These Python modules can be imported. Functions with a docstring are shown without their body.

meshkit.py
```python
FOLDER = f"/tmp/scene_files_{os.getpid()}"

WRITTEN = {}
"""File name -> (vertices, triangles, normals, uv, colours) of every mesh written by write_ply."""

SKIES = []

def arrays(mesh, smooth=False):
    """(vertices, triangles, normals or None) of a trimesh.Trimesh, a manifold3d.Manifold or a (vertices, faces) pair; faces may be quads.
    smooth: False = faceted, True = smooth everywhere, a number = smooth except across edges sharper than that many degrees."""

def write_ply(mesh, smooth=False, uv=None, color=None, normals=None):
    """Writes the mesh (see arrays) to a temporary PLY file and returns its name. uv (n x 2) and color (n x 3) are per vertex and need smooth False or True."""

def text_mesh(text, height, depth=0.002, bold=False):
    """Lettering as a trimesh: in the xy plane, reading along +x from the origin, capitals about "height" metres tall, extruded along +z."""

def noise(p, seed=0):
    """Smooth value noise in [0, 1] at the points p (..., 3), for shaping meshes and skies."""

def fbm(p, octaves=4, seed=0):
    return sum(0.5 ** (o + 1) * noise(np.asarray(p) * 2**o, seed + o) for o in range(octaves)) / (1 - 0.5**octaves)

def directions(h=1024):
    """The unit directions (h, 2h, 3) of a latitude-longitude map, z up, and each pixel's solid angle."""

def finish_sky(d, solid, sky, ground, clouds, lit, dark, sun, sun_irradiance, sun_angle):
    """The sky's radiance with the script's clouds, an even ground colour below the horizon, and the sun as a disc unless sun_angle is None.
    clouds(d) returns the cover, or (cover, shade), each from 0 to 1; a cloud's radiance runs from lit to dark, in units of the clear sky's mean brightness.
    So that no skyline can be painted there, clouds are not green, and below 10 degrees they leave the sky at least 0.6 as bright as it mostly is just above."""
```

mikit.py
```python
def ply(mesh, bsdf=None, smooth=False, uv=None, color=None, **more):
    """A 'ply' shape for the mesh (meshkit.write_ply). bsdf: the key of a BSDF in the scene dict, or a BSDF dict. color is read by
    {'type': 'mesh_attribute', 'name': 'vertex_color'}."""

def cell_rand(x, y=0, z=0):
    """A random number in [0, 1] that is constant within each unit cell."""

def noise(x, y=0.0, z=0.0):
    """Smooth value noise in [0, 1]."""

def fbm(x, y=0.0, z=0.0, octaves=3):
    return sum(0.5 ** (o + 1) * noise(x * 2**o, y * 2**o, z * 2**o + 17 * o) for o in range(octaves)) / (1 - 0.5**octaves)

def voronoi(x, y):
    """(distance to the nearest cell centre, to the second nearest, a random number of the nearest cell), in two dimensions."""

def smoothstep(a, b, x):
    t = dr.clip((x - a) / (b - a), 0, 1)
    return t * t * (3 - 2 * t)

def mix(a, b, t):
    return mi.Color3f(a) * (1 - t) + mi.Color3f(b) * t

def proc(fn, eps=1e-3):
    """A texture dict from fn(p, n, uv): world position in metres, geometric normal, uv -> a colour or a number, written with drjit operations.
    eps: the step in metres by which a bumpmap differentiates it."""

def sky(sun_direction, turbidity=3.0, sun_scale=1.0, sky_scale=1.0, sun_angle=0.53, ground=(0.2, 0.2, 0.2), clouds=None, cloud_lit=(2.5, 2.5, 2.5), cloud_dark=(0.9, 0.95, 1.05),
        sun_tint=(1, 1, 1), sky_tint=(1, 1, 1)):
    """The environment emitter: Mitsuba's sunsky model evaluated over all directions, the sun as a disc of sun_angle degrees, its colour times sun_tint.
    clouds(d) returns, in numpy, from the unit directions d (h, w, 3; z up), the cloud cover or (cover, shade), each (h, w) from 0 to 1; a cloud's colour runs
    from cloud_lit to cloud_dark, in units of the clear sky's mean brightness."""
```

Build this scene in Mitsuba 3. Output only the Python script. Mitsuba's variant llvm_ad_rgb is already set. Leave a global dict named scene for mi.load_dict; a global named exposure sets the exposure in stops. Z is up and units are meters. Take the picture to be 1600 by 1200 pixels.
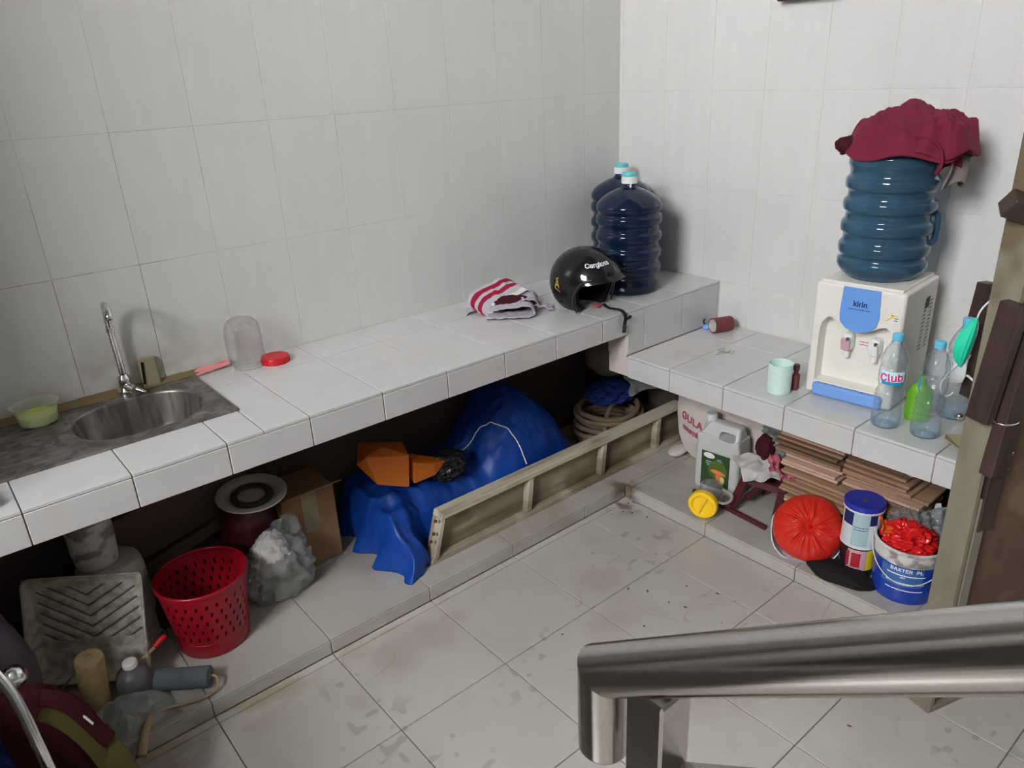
import math, random
import numpy as np, trimesh, manifold3d as m3
import mitsuba as mi, drjit as dr
import mikit, meshkit
from shapely.geometry import Polygon
from scipy.interpolate import CubicSpline, PchipInterpolator

# ------------------------------------------------------------------ camera, light, exposure
T = mi.ScalarTransform4f
CAM = np.array([-2.8367, -2.6033, 1.7929])
_yaw, _pit, _rol = np.radians([51.0638, -22.573, -2.753])
_F = np.array([math.cos(_pit)*math.cos(_yaw), math.cos(_pit)*math.sin(_yaw), math.sin(_pit)])
_R = np.cross(_F, [0, 0, 1]); _R /= np.linalg.norm(_R)
_U = np.cross(_R, _F)
_UP = -math.sin(_rol)*_R + math.cos(_rol)*_U
scene, labels = {}, {}
scene['camera'] = {'type': 'perspective', 'fov': math.degrees(2*math.atan(800/1182.59)), 'fov_axis': 'x', 'near_clip': .02,
                   'to_world': T().look_at(origin=CAM.tolist(), target=(CAM+_F).tolist(), up=_UP.tolist())}
scene['sky_outside'] = {'type': 'constant', 'radiance': {'type': 'rgb', 'value': [.30, .31, .33]}}
WINDOW_RADIANCE = [52.0, 52.2, 53.2]          # bright frosted window panes behind the photographer
exposure = 0.0
rng = np.random.default_rng(7)
H = .058           # top of the plinth
ZA, ZB = .87, .678  # tops of the two counters

# ------------------------------------------------------------------ helpers
_used = set()
def key_for(name):
    k, n = name, 0
    while k in _used:
        n += 1; k = f'{name}_{n:03d}'
    _used.add(k)
    return k
def put(name, mesh, mat, smooth=False, parent=None, label=None, cat=None, group=None, kind=None, **kw):
    k = key_for((parent + '__' if parent else '') + name)
    scene[k] = mesh if isinstance(mesh, dict) else mikit.ply(mesh, mat, smooth=smooth, **kw)
    d = {}
    if label: d['label'] = label
    if cat: d['category'] = cat
    if group: d['group'] = group
    if kind: d['kind'] = kind
    if d: labels[k] = d
    return k
def thing(name, label, cat, group=None):
    k = key_for(name)
    labels[k] = {'label': label, 'category': cat}
    if group: labels[k]['group'] = group
    return k
def struct(name, mesh, mat, smooth=False):
    return put(name, mesh, mat, smooth, kind='structure')
def M(v, f):
    return trimesh.Trimesh(np.asarray(v, float), np.asarray(f, int), process=False)
def cat(*ms):
    return trimesh.util.concatenate([m for m in ms])
def box(x0, x1, y0, y1, z0, z1, b=0.0):
    if b <= 0:
        m = trimesh.creation.box(extents=[x1-x0, y1-y0, z1-z0])
        m.apply_translation([(x0+x1)/2, (y0+y1)/2, (z0+z1)/2]); return m
    P = []
    for i in range(3):
        lo = np.array([x0, y0, z0]) + b; hi = np.array([x1, y1, z1]) - b
        lo[i] -= b; hi[i] += b
        for a in np.ndindex(2, 2, 2):
            P.append([(lo, hi)[a[j]][j] for j in range(3)])
    m = trimesh.convex.convex_hull(np.array(P)); return m
def rbox(sx, sy, sz, r, seg=12):
    """rounded box centred on the origin, as a Manifold"""
    s = m3.Manifold.sphere(r, seg)
    pts = [s.translate((a*(sx/2-r), b*(sy/2-r), c*(sz/2-r))) for a in (-1, 1) for b in (-1, 1) for c in (-1, 1)]
    return m3.Manifold.batch_hull(pts)
def tm(man):
    m = man.to_mesh(); return M(m.vert_properties[:, :3], m.tri_verts)
def mbox(x0, x1, y0, y1, z0, z1):
    return m3.Manifold.cube((x1-x0, y1-y0, z1-z0)).translate((x0, y0, z0))
def mext(poly, h):
    return m3.Manifold.extrude(m3.CrossSection([np.asarray(poly, float)]), h)
def rotm(ax, deg):
    return trimesh.transformations.rotation_matrix(math.radians(deg), ax)
def xf(mesh, loc=(0, 0, 0), rz=0, rx=0, ry=0, s=1):
    m = mesh.copy()
    if s != 1: m.apply_scale(s)
    for a, d in (([1, 0, 0], rx), ([0, 1, 0], ry), ([0, 0, 1], rz)):
        if d: m.apply_transform(rotm(a, d))
    m.apply_translation(loc); return m
def frame(mesh, o, ax, az):
    """put local x along ax and local z along az, origin at o"""
    az = np.asarray(az, float); az = az/np.linalg.norm(az)
    ax = np.asarray(ax, float); ax = ax - az*(ax@az); ax /= np.linalg.norm(ax)
    A = np.eye(4); A[:3, 0] = ax; A[:3, 1] = np.cross(az, ax); A[:3, 2] = az; A[:3, 3] = o
    m = mesh.copy(); m.apply_transform(A); return m
def align(mesh, o, az):
    az = np.asarray(az, float)/np.linalg.norm(az)
    ref = [1, 0, 0] if abs(az[0]) < .8 else [0, 1, 0]
    return frame(mesh, o, ref, az)
def grid_faces(nu, nv, closeu=False, closev=False):
    F = []
    for i in range(nu if closeu else nu-1):
        for j in range(nv if closev else nv-1):
            a, b = i*nv+j, ((i+1) % nu)*nv+j
            c, d = ((i+1) % nu)*nv+(j+1) % nv, i*nv+(j+1) % nv
            F += [[a, b, c], [a, c, d]]
    return F
def lathe(prof, seg=40, wob=None):
    prof = np.asarray(prof, float); t = np.arange(seg)*2*np.pi/seg
    r = np.maximum(prof[:, 0], 1e-5)
    V = np.stack([np.cos(t)[:, None]*r, np.sin(t)[:, None]*r, np.ones((seg, 1))*prof[:, 1]], -1).reshape(-1, 3)
    return M(V, grid_faces(seg, len(prof), closeu=True))
def dense(prof, n=60):
    prof = np.asarray(prof, float)
    t = np.r_[0, np.cumsum(np.maximum(np.linalg.norm(np.diff(prof, axis=0), axis=1), 1e-6))]
    return PchipInterpolator(t, prof)(np.linspace(0, t[-1], n))
def spline(pts, n=40, closed=False):
    pts = np.asarray(pts, float)
    if closed: pts = np.vstack([pts, pts[:1]])
    t = np.r_[0, np.cumsum(np.linalg.norm(np.diff(pts, axis=0), axis=1))]
    return CubicSpline(t, pts, bc_type='periodic' if closed else 'not-a-knot')(np.linspace(0, t[-1], n, endpoint=not closed))
def poly(pts, n=60):
    P = np.asarray(pts, float); t = np.r_[0, np.cumsum(np.linalg.norm(np.diff(P, axis=0), axis=1))]
    u = np.linspace(0, t[-1], n); return np.stack([np.interp(u, t, P[:, k]) for k in range(P.shape[1])], 1)
def tube(pts, r, seg=10, closed=False, flat=1.0, ref=None):
    P = np.asarray(pts, float); n = len(P)
    r = np.broadcast_to(r, (n,))
    tg = np.gradient(P, axis=0) if not closed else np.roll(P, -1, 0)-np.roll(P, 1, 0)
    tg /= np.linalg.norm(tg, axis=1, keepdims=True)
    a = np.array([0, 0, 1.]) if abs(tg[0][2]) < .9 else np.array([1., 0, 0])
    if ref is not None: a = np.asarray(ref, float)
    N = np.zeros_like(P)
    for i in range(n):
        a = a - tg[i]*(a@tg[i]); a /= np.linalg.norm(a); N[i] = a
    B = np.cross(tg, N); t = np.arange(seg)*2*np.pi/seg
    V = P[:, None] + r[:, None, None]*(np.cos(t)[None, :, None]*N[:, None]*flat + np.sin(t)[None, :, None]*B[:, None])
    V = V.reshape(-1, 3); F = grid_faces(n, seg, closeu=closed, closev=True)
    F = [[f[0], f[2], f[1]] for f in F]
    if not closed:
        V = np.vstack([V, P[0], P[-1]]); c0, c1 = n*seg, n*seg+1
        for j in range(seg):
            F.append([c0, (j+1) % seg, j]); F.append([c1, (n-1)*seg+j, (n-1)*seg+(j+1) % seg])
    m = M(V, F); m.fix_normals(); return m
def sheet(P, th=.002):
    """closed thin solid from a grid of points (nu, nv, 3)"""
    P = np.asarray(P, float); nu, nv = P.shape[:2]
    du, dv = np.gradient(P, axis=0), np.gradient(P, axis=1)
    n = np.cross(du, dv); n /= np.maximum(np.linalg.norm(n, axis=-1, keepdims=True), 1e-9)
    A, Bm = (P+n*th/2).reshape(-1, 3), (P-n*th/2).reshape(-1, 3)
    F = np.array(grid_faces(nu, nv)); k = nu*nv
    FF = [F, F[:, ::-1]+k]
    rim = [i*nv for i in range(nu)] + [(nu-1)*nv+j for j in range(1, nv)] + [i*nv+nv-1 for i in range(nu-2, -1, -1)] + [j for j in range(nv-2, 0, -1)]
    S = []
    for a, b in zip(rim, rim[1:]+rim[:1]):
        S += [[a, a+k, b+k], [a, b+k, b]]
    return M(np.vstack([A, Bm]), np.vstack(FF+[np.array(S)]))
def hfield(x0, x1, y0, y1, nx, ny, fn, base):
    X, Y = np.meshgrid(np.linspace(x0, x1, nx), np.linspace(y0, y1, ny), indexing='ij')
    Z = np.maximum(fn(X, Y), base+.0015)
    top = np.stack([X, Y, Z], -1).reshape(-1, 3); bot = top.copy(); bot[:, 2] = base
    F = np.array(grid_faces(nx, ny)); k = nx*ny
    rim = [i*ny for i in range(nx)] + [(nx-1)*ny+j for j in range(1, ny)] + [i*ny+ny-1 for i in range(nx-2, -1, -1)] + [j for j in range(ny-2, 0, -1)]
    S = []
    for a, b in zip(rim, rim[1:]+rim[:1]):
        S += [[a, a+k, b+k], [a, b+k, b]]
    return M(np.vstack([top, bot]), np.vstack([F, F[:, ::-1]+k, np.array(S)]))
_ico = {}
def lump(c, rx, ry, rz, amp=.2, freq=3., seed=0, sub=4, floor=None, ridge=False, sq=1.0):
    if sub not in _ico: _ico[sub] = trimesh.creation.icosphere(subdivisions=sub)
    v = np.array(_ico[sub].vertices); f = _ico[sub].faces
    n = meshkit.fbm(v*freq+50+seed*7.3, 4, seed)
    if ridge: n = 1-np.abs(2*n-1)*2.2
    u = np.sign(v)*np.abs(v)**sq
    p = u*(1+amp*(n-.5))[:, None]*[rx, ry, rz] + np.asarray(c, float)
    if floor is not None: p[:, 2] = np.maximum(p[:, 2], floor)
    return M(p, f)
def crumple(c, rx, ry, rz, seed=0, rot=0, tilt=0, n=14, amp=.5, th=.0015):
    """a crumpled sheet of film or paper"""
    u = np.linspace(-1, 1, n); U, V = np.meshgrid(u, u, indexing='ij')
    q = np.stack([U*1.7+seed*3.1, V*1.7+seed, np.full_like(U, seed*.7)], -1)
    a = meshkit.noise(q*1.3+9, seed)-.5; b = meshkit.noise(q*2.1+31, seed+1)-.5; d = meshkit.noise(q*1.1+77, seed+2)-.5
    P = np.stack([U*rx+a*rx*amp, V*ry+d*ry*amp, (b*2)*rz], -1)
    m = sheet(P, th)
    return xf(m, c, rz=rot, rx=tilt)
def wrap(mesh, r, z0, ang0):
    """bend flat lettering (x along, y up, z out) around a vertical cylinder; x grows anticlockwise"""
    m = mesh.copy(); v = np.array(m.vertices); a = ang0 + v[:, 0]/r
    m.vertices = np.stack([(r+v[:, 2])*np.cos(a), (r+v[:, 2])*np.sin(a), v[:, 1]+z0], 1); return m
def text(s, h, depth=.0006, bold=True, centre=True):
    m = meshkit.text_mesh(s, h, depth, bold)
    if centre: m.apply_translation([-(m.bounds[0][0]+m.bounds[1][0])/2, 0, 0])
    return m
def band(r, z0, z1, a0, a1, th=.0006, n=24, rows=2):
    a = np.linspace(a0, a1, n); z = np.linspace(z0, z1, rows)
    A, Zz = np.meshgrid(a, z, indexing='ij')
    return sheet(np.stack([r*np.cos(A), r*np.sin(A), Zz], -1), th)
def disk(r, h, seg=32, b=.001):
    return lathe([(0, 0), (r-b, 0), (r, b), (r, h-b), (r-b, h), (0, h)], seg)

# ------------------------------------------------------------------ materials
def bsdf(name, d): scene['m_'+name] = d; return 'm_'+name
def col(c): return c if isinstance(c, dict) else {'type': 'rgb', 'value': list(c)}
def pr(name, c, rough=.5, spec=.5, metallic=0., cc=0., sheen=0., bump=None):
    d = {'type': 'principled', 'base_color': col(c), 'roughness': rough, 'specular': spec, 'metallic': metallic}
    if cc: d['clearcoat'] = cc; d['clearcoat_gloss'] = .95
    if sheen: d['sheen'] = sheen
    if bump: d = {'type': 'bumpmap', 'bsdf': d, 'arbitrary': bump[0], 'scale': bump[1]} if False else d
    return bsdf(name, {'type': 'twosided', 'bsdf': d})
def P3(c): return mi.Color3f(*c)
def ss(a, b, x): return mikit.smoothstep(a, b, x)

def f_walltile(p, n, uv):
    s = p.x + p.y
    st = mikit.fbm(s*38, p.z*5, 3.1, 3)            # soft vertical marbling
    v = mikit.cell_rand(s/.25, p.z/.4, 2.)
    c = mikit.mix((.555, .555, .54), (.605, .60, .585), st*.8+v*.25)
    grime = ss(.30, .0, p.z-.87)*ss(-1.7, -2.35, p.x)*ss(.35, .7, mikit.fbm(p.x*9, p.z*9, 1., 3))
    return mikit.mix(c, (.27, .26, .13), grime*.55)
def f_grout(p, n, uv):
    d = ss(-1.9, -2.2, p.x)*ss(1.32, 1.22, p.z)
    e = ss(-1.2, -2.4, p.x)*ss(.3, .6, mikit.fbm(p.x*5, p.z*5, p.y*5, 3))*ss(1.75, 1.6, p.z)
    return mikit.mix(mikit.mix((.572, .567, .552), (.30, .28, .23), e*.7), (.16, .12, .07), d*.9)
def f_ctile(p, n, uv):
    st = mikit.fbm(p.x*14, p.y*14, p.z*14, 3)
    c = mikit.mix((.465, .46, .455), (.52, .515, .51), st)
    d = ss(.62, .80, mikit.fbm(p.x*6+3, p.y*6, p.z*3, 4))
    return mikit.mix(c, (.50, .46, .36), d*.5)
def f_floor(p, n, uv):
    st = mikit.fbm(p.x*5, p.y*5, 1.7, 4)
    c = mikit.mix((.405, .378, .345), (.485, .455, .42), st)
    blot = ss(.55, .78, mikit.fbm(p.x*2.6+9, p.y*2.6, 5., 4))
    c = mikit.mix(c, (.31, .27, .215), blot*.45)
    spk = ss(.78, .86, mikit.noise(p.x*34, p.y*34, 3.))*ss(.5, .7, mikit.fbm(p.x*3.3, p.y*3.3, 8., 3))
    c = mikit.mix(c, (.10, .075, .05), spk*.25)
    scratch = ss(.965, .985, 1-dr.abs(mikit.noise(p.x*7+p.y*3, p.y*13-p.x*4, 2.)*2-1))*ss(.52, .7, mikit.fbm(p.x*4+2, p.y*4, 4., 3))
    c = mikit.mix(c, (.24, .19, .12), scratch*.3)
    cr = dr.sqrt(dr.square(p.x+.64)+dr.square(p.y+.64)); c = mikit.mix(c, (.10, .065, .03), ss(.16, .03, cr)*ss(.35, .6, mikit.fbm(p.x*22, p.y*22, 6., 3))*.85)
    edge = ss(-.80, -.63, p.y)*ss(.35, .75, mikit.fbm(p.x*8, p.y*20, 2., 3))*ss(-1.2, -2.4, p.x)
    return mikit.mix(c, (.30, .25, .14), edge*.8)
def f_plinth(p, n, uv):
    st = mikit.fbm(p.x*6, p.y*6, p.z*6, 4)
    c = mikit.mix((.36, .34, .305), (.43, .41, .375), st)
    cr = dr.sqrt(dr.square(p.x+.63)+dr.square(p.y+.63)); c = mikit.mix(c, (.10, .065, .03), ss(.10, .02, cr)*ss(.3, .55, mikit.fbm(p.x*22, p.y*22, p.z*20, 3))*.85)
    d = ss(.45, .75, mikit.fbm(p.x*4+4, p.y*4, p.z*5, 4))
    return mikit.mix(c, (.22, .185, .13), d*.5)
def f_plank(p, n, uv):
    g = mikit.fbm(p.y*7, p.x*60, p.z*160, 3)
    k = mikit.cell_rand(p.z/.0155, p.y*1.8, 1.)
    c = mikit.mix((.20, .105, .06), (.44, .29, .19), g*.8+k*.45-.1)
    return c
def f_plank_pale(p, n, uv):
    return f_plank(p, n, uv)*.6 + mi.Color3f(.30, .215, .175)
def f_plank_dark(p, n, uv):
    return f_plank(p, n, uv)*.5
def f_board(p, n, uv):
    g = mikit.fbm(p.x*3, p.z*26, p.y*18, 4)
    d = ss(.40, .72, g)
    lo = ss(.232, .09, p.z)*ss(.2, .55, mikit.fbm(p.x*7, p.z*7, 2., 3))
    c = mikit.mix((.47, .42, .33), (.20, .15, .095), d*.85)
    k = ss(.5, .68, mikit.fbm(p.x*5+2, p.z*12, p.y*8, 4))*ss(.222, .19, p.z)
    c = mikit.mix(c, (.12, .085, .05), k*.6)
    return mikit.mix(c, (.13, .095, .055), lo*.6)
def f_board_inner(p, n, uv):
    return f_board(p, n, uv)*mi.Color3f(.62, .56, .50)  # board colour scaled darker and browner for the back board
def f_panel(p, n, uv):
    g = mikit.fbm(p.x*11, p.z*11, p.y*11, 4)
    b = ss(.52, .68, mikit.fbm(p.x*6+4, p.z*6, 1., 4))
    c = mikit.mix((.075, .043, .03), (.16, .10, .07), g)
    return mikit.mix(c, (.20, .145, .11), b*.5)
def f_rim(p, n, uv):
    g = mikit.fbm(p.x*20, p.z*9, p.y*20, 4)
    s = ss(.40, .60, mikit.fbm(p.x*8+1, p.z*6+3, p.y*8, 3))*ss(.75, 1.05, p.z)
    c = mikit.mix((.145, .128, .09), (.24, .22, .165), g)
    return mikit.mix(c, (.10, .07, .035), s*.8)
def f_darkwood(p, n, uv):
    g = mikit.fbm(p.x*30, p.y*30, p.z*4, 4)
    return mikit.mix((.022, .012, .011), (.065, .038, .030), g)
def f_card(p, n, uv):
    g = mikit.fbm(p.x*9, p.y*9, p.z*9, 4)
    return mikit.mix((.22, .12, .055), (.29, .175, .09), g)
def f_tarp(p, n, uv):
    g = mikit.fbm(p.x*12, p.y*12, p.z*12, 4)
    return mikit.mix((.003, .028, .20), (.006, .065, .35), g)
def f_sack(p, n, uv):
    g = mikit.fbm(p.x*12, p.y*12, p.z*12, 4)
    return mikit.mix((.50, .44, .40), (.62, .57, .54), g)
def f_stripe(p, n, uv):
    v = uv.y
    red = ss(.10, .13, v)*ss(.30, .27, v) + ss(.40, .43, v)*ss(.60, .57, v)
    dark = ss(.80, .84, v)
    c = mikit.mix((.40, .37, .40), (.27, .010, .040), red)
    return mikit.mix(c, (.60, .585, .58), dark)
def f_grey_stripe(p, n, uv):
    w = dr.sin(uv.y*60.)
    return mikit.mix((.42, .395, .44), (.20, .18, .22), ss(.7, .95, w))
def f_steel_sink(p, n, uv):
    g = mikit.fbm(p.x*16, p.y*16, p.z*8, 4)
    d = ss(.45, .7, mikit.fbm(p.x*45, p.y*45, 3., 3))
    c = mikit.mix((.13, .12, .11), (.34, .33, .315), g)
    return mikit.mix(c, (.10, .085, .06), d*.6)
def f_tray(p, n, uv):
    g = mikit.fbm(p.x*45, p.y*45, p.z*45, 4)
    c = mikit.mix((.34, .33, .27), (.55, .53, .44), ss(.25, .65, g))
    return mikit.mix(c, (.09, .08, .06), ss(.2, .9, uv.x)*.9)      # darker colour along the grooves
def f_dirtywhite(p, n, uv):
    g = mikit.fbm(p.x*25, p.y*25, p.z*25, 4)
    return mikit.mix((.25, .24, .22), (.60, .59, .57), ss(.32, .55, g))
def f_roller(p, n, uv):
    g = mikit.fbm(p.x*40, p.y*40, p.z*40, 3)
    return mikit.mix((.24, .165, .07), (.42, .31, .16), g)
def f_rope(p, n, uv):
    g = mikit.fbm(p.x*30, p.y*30, p.z*60, 3)
    return mikit.mix((.10, .068, .044), (.23, .165, .11), g)
def f_maroon(p, n, uv):
    g = mikit.fbm(p.x*9, p.y*9, p.z*9, 4)
    return mikit.mix((.125, .012, .028), (.185, .018, .040), g)

PR = mikit.proc
pr('walltile', PR(f_walltile), .22, .5)
pr('ctile', PR(f_ctile), .18, .5)
pr('floortile', PR(f_floor), .28, .45)
pr('plinthtile', PR(f_plinth), .3, .45)
pr('grout_light', PR(f_grout), .8, .2)
pr('grout_dark', (.17, .15, .12), .9, .1)
pr('grout_mid', (.33, .32, .30), .9, .1)
pr('cement', (.075, .062, .055), .95, .1)
pr('cement_pale', (.52, .45, .42), .9, .1)
pr('plaster_old', (.17, .165, .155), .9, .2)
pr('plank', PR(f_plank), .6, .3)
pr('plank_pale', PR(f_plank_pale), .6, .3)
pr('plank_dark', PR(f_plank_dark), .6, .3)
pr('board', PR(f_board), .7, .3)
pr('board_dirty', PR(f_board_inner), .75, .25)
pr('panel', PR(f_panel), .8, .2)
pr('rim', PR(f_rim), .7, .3)
pr('darkwood', PR(f_darkwood), .4, .5)
pr('card', PR(f_card), .85, .2)
pr('tarp', PR(f_tarp), .42, .3)
pr('sack', PR(f_sack), .8, .2)
pr('stripe', PR(f_stripe), .85, .2, sheen=.3)
pr('greystripe', PR(f_grey_stripe), .85, .2, sheen=.3)
pr('sinksteel', PR(f_steel_sink), .38, .5, metallic=.75)
pr('tray', PR(f_tray), .6, .3)
pr('dirtywhite', PR(f_dirtywhite), .5, .4)
pr('rollertan', PR(f_roller), .9, .1)
pr('rope', PR(f_rope), .8, .2)
pr('maroon', PR(f_maroon), .85, .2, sheen=.4)
bsdf('stainless', {'type': 'twosided', 'bsdf': {'type': 'roughconductor', 'material': 'none', 'specular_reflectance': {'type': 'rgb', 'value': [.60, .58, .55]}, 'alpha': .045}})
bsdf('chrome', {'type': 'twosided', 'bsdf': {'type': 'roughconductor', 'material': 'none', 'specular_reflectance': {'type': 'rgb', 'value': [.72, .72, .71]}, 'alpha': .06}})
pr('cream', (.66, .645, .585), .35, .5)
pr('cream_dark', (.50, .49, .44), .5, .4)
pr('bluepanel', (.13, .29, .66), .3, .5)
pr('bluetray', (.15, .30, .64), .4, .5)
pr('navyink', (.01, .02, .10), .5, .3)
pr('blackink', (.02, .02, .022), .5, .3)
pr('darkgrey', (.06, .06, .065), .5, .4)
pr('white', (.74, .74, .73), .45, .4)
pr('whiteplastic', (.70, .71, .71), .3, .5)
pr('teal', (.10, .46, .50), .4, .5)
pr('capblue', (.12, .48, .66), .35, .5)
pr('mint', (.55, .72, .65), .35, .5)
pr('pink', (.75, .27, .27), .5, .4)
pr('red', (.50, .006, .012), .35, .5)
pr('redplastic', (.25, .004, .013), .3, .5)
pr('redbag', (.56, .022, .012), .28, .5)
pr('redfilm', (.62, .015, .015), .15, .6)
pr('orangefilm', (.85, .12, .02), .2, .6)
pr('orange', (.50, .125, .010), .4, .4)
pr('yellow', (.88, .56, .01), .35, .5)
pr('gold', (.34, .24, .03), .4, .5)
pr('helmet', (.007, .006, .0055), .10, .32, cc=.25)
pr('helmet_in', (.008, .008, .009), .9, .1)
pr('strap', (.01, .01, .011), .8, .2)
pr('blackplastic', (.012, .012, .013), .3, .5)
pr('darkbrown', (.045, .025, .018), .5, .4)
pr('brownfoil', (.13, .025, .028), .4, .5)
pr('maroonwood', (.075, .012, .016), .35, .5)
pr('maroondark', (.045, .006, .010), .85, .2)
pr('olive', (.085, .073, .022), .85, .2)
pr('greyfabric', (.20, .17, .16), .9, .1)
pr('purplegrey', (.075, .055, .075), .5, .4)
pr('bluefabric', (.012, .03, .17), .7, .3)
pr('greybrown', (.22, .19, .16), .8, .2)
pr('dimbrown', (.10, .07, .055), .8, .2)
pr('greybag', (.50, .51, .53), .3, .5)
pr('jerry', (.47, .48, .47), .4, .5)
pr('greenlabel', (.028, .062, .020), .4, .4)
pr('greenlabel2', (.08, .13, .025), .4, .4)
pr('foodorange', (.72, .23, .07), .5, .4)
pr('paleyellow', (.72, .64, .28), .5, .4)
pr('green', (.13, .36, .015), .35, .5)
pr('turquoise', (.02, .62, .38), .6, .3)
pr('lidblue', (.015, .03, .33), .3, .5)
pr('bucketblue', (.012, .045, .33), .25, .6)
pr('bucketmid', (.05, .14, .38), .3, .5)
pr('tin', (.56, .60, .61), .35, .5)
pr('tinlabel', (.34, .48, .52), .4, .4)
pr('tinrose', (.52, .32, .36), .4, .4)
pr('canyellow', (.70, .55, .02), .4, .4)
pr('canred', (.36, .02, .03), .4, .4)
pr('lettering', (.80, .82, .86), .5, .3)
pr('clubred', (.70, .02, .14), .5, .3)
pr('clubblue', (.01, .28, .50), .4, .4)
pr('clublight', (.50, .75, .85), .4, .4)
pr('greyroller', (.10, .12, .13), .9, .1)
pr('tanwood', (.36, .26, .16), .6, .3)
pr('greybottle', (.10, .10, .105), .4, .4)
pr('redprint', (.36, .09, .10), .7, .2)
pr('rosefilm', (.48, .13, .17), .3, .5)
pr('greypaper', (.52, .51, .50), .7, .2)
pr('limeliquid', (.50, .58, .06), .2, .5)
pr('rust', (.075, .045, .03), .8, .2)
pr('debris', (.07, .05, .035), .9, .1)
pr('blackhole', (.01, .01, .01), .9, .05)
pr('khaki', (.26, .23, .14), .8, .2)
pr('crust', (.20, .145, .075), .9, .1)
pr('winframe', (.30, .29, .28), .5, .4)
def film(name, tint, solid, w, rough=.2):
    bsdf(name, {'type': 'blendbsdf', 'weight': w, 'a': {'type': 'thindielectric', 'int_ior': 1.45, 'specular_transmittance': {'type': 'rgb', 'value': list(tint)}},
                'b': {'type': 'twosided', 'bsdf': {'type': 'principled', 'base_color': col(solid), 'roughness': rough, 'specular': .6}}})
film('gallon_full', (.07, .18, .34), (.007, .018, .050), .66, .09)
film('gallon_empty', (.24, .41, .54), (.05, .115, .18), .52, .08)
film('pet', (.965, .985, .998), (.62, .76, .88), .055, .07)
film('petbase', (.90, .96, 1.0), (.55, .72, .90), .10, .08)
film('clear', (.95, .95, .95), (.55, .55, .55), .16, .12)
film('clearbag', (.90, .92, .92), (.40, .43, .42), .36, .18)
film('cloudy', (.93, .94, .9), (.60, .62, .52), .35, .2)
film('clearjar', (.99, .985, .985), (.66, .63, .62), .03, .06)

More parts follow.
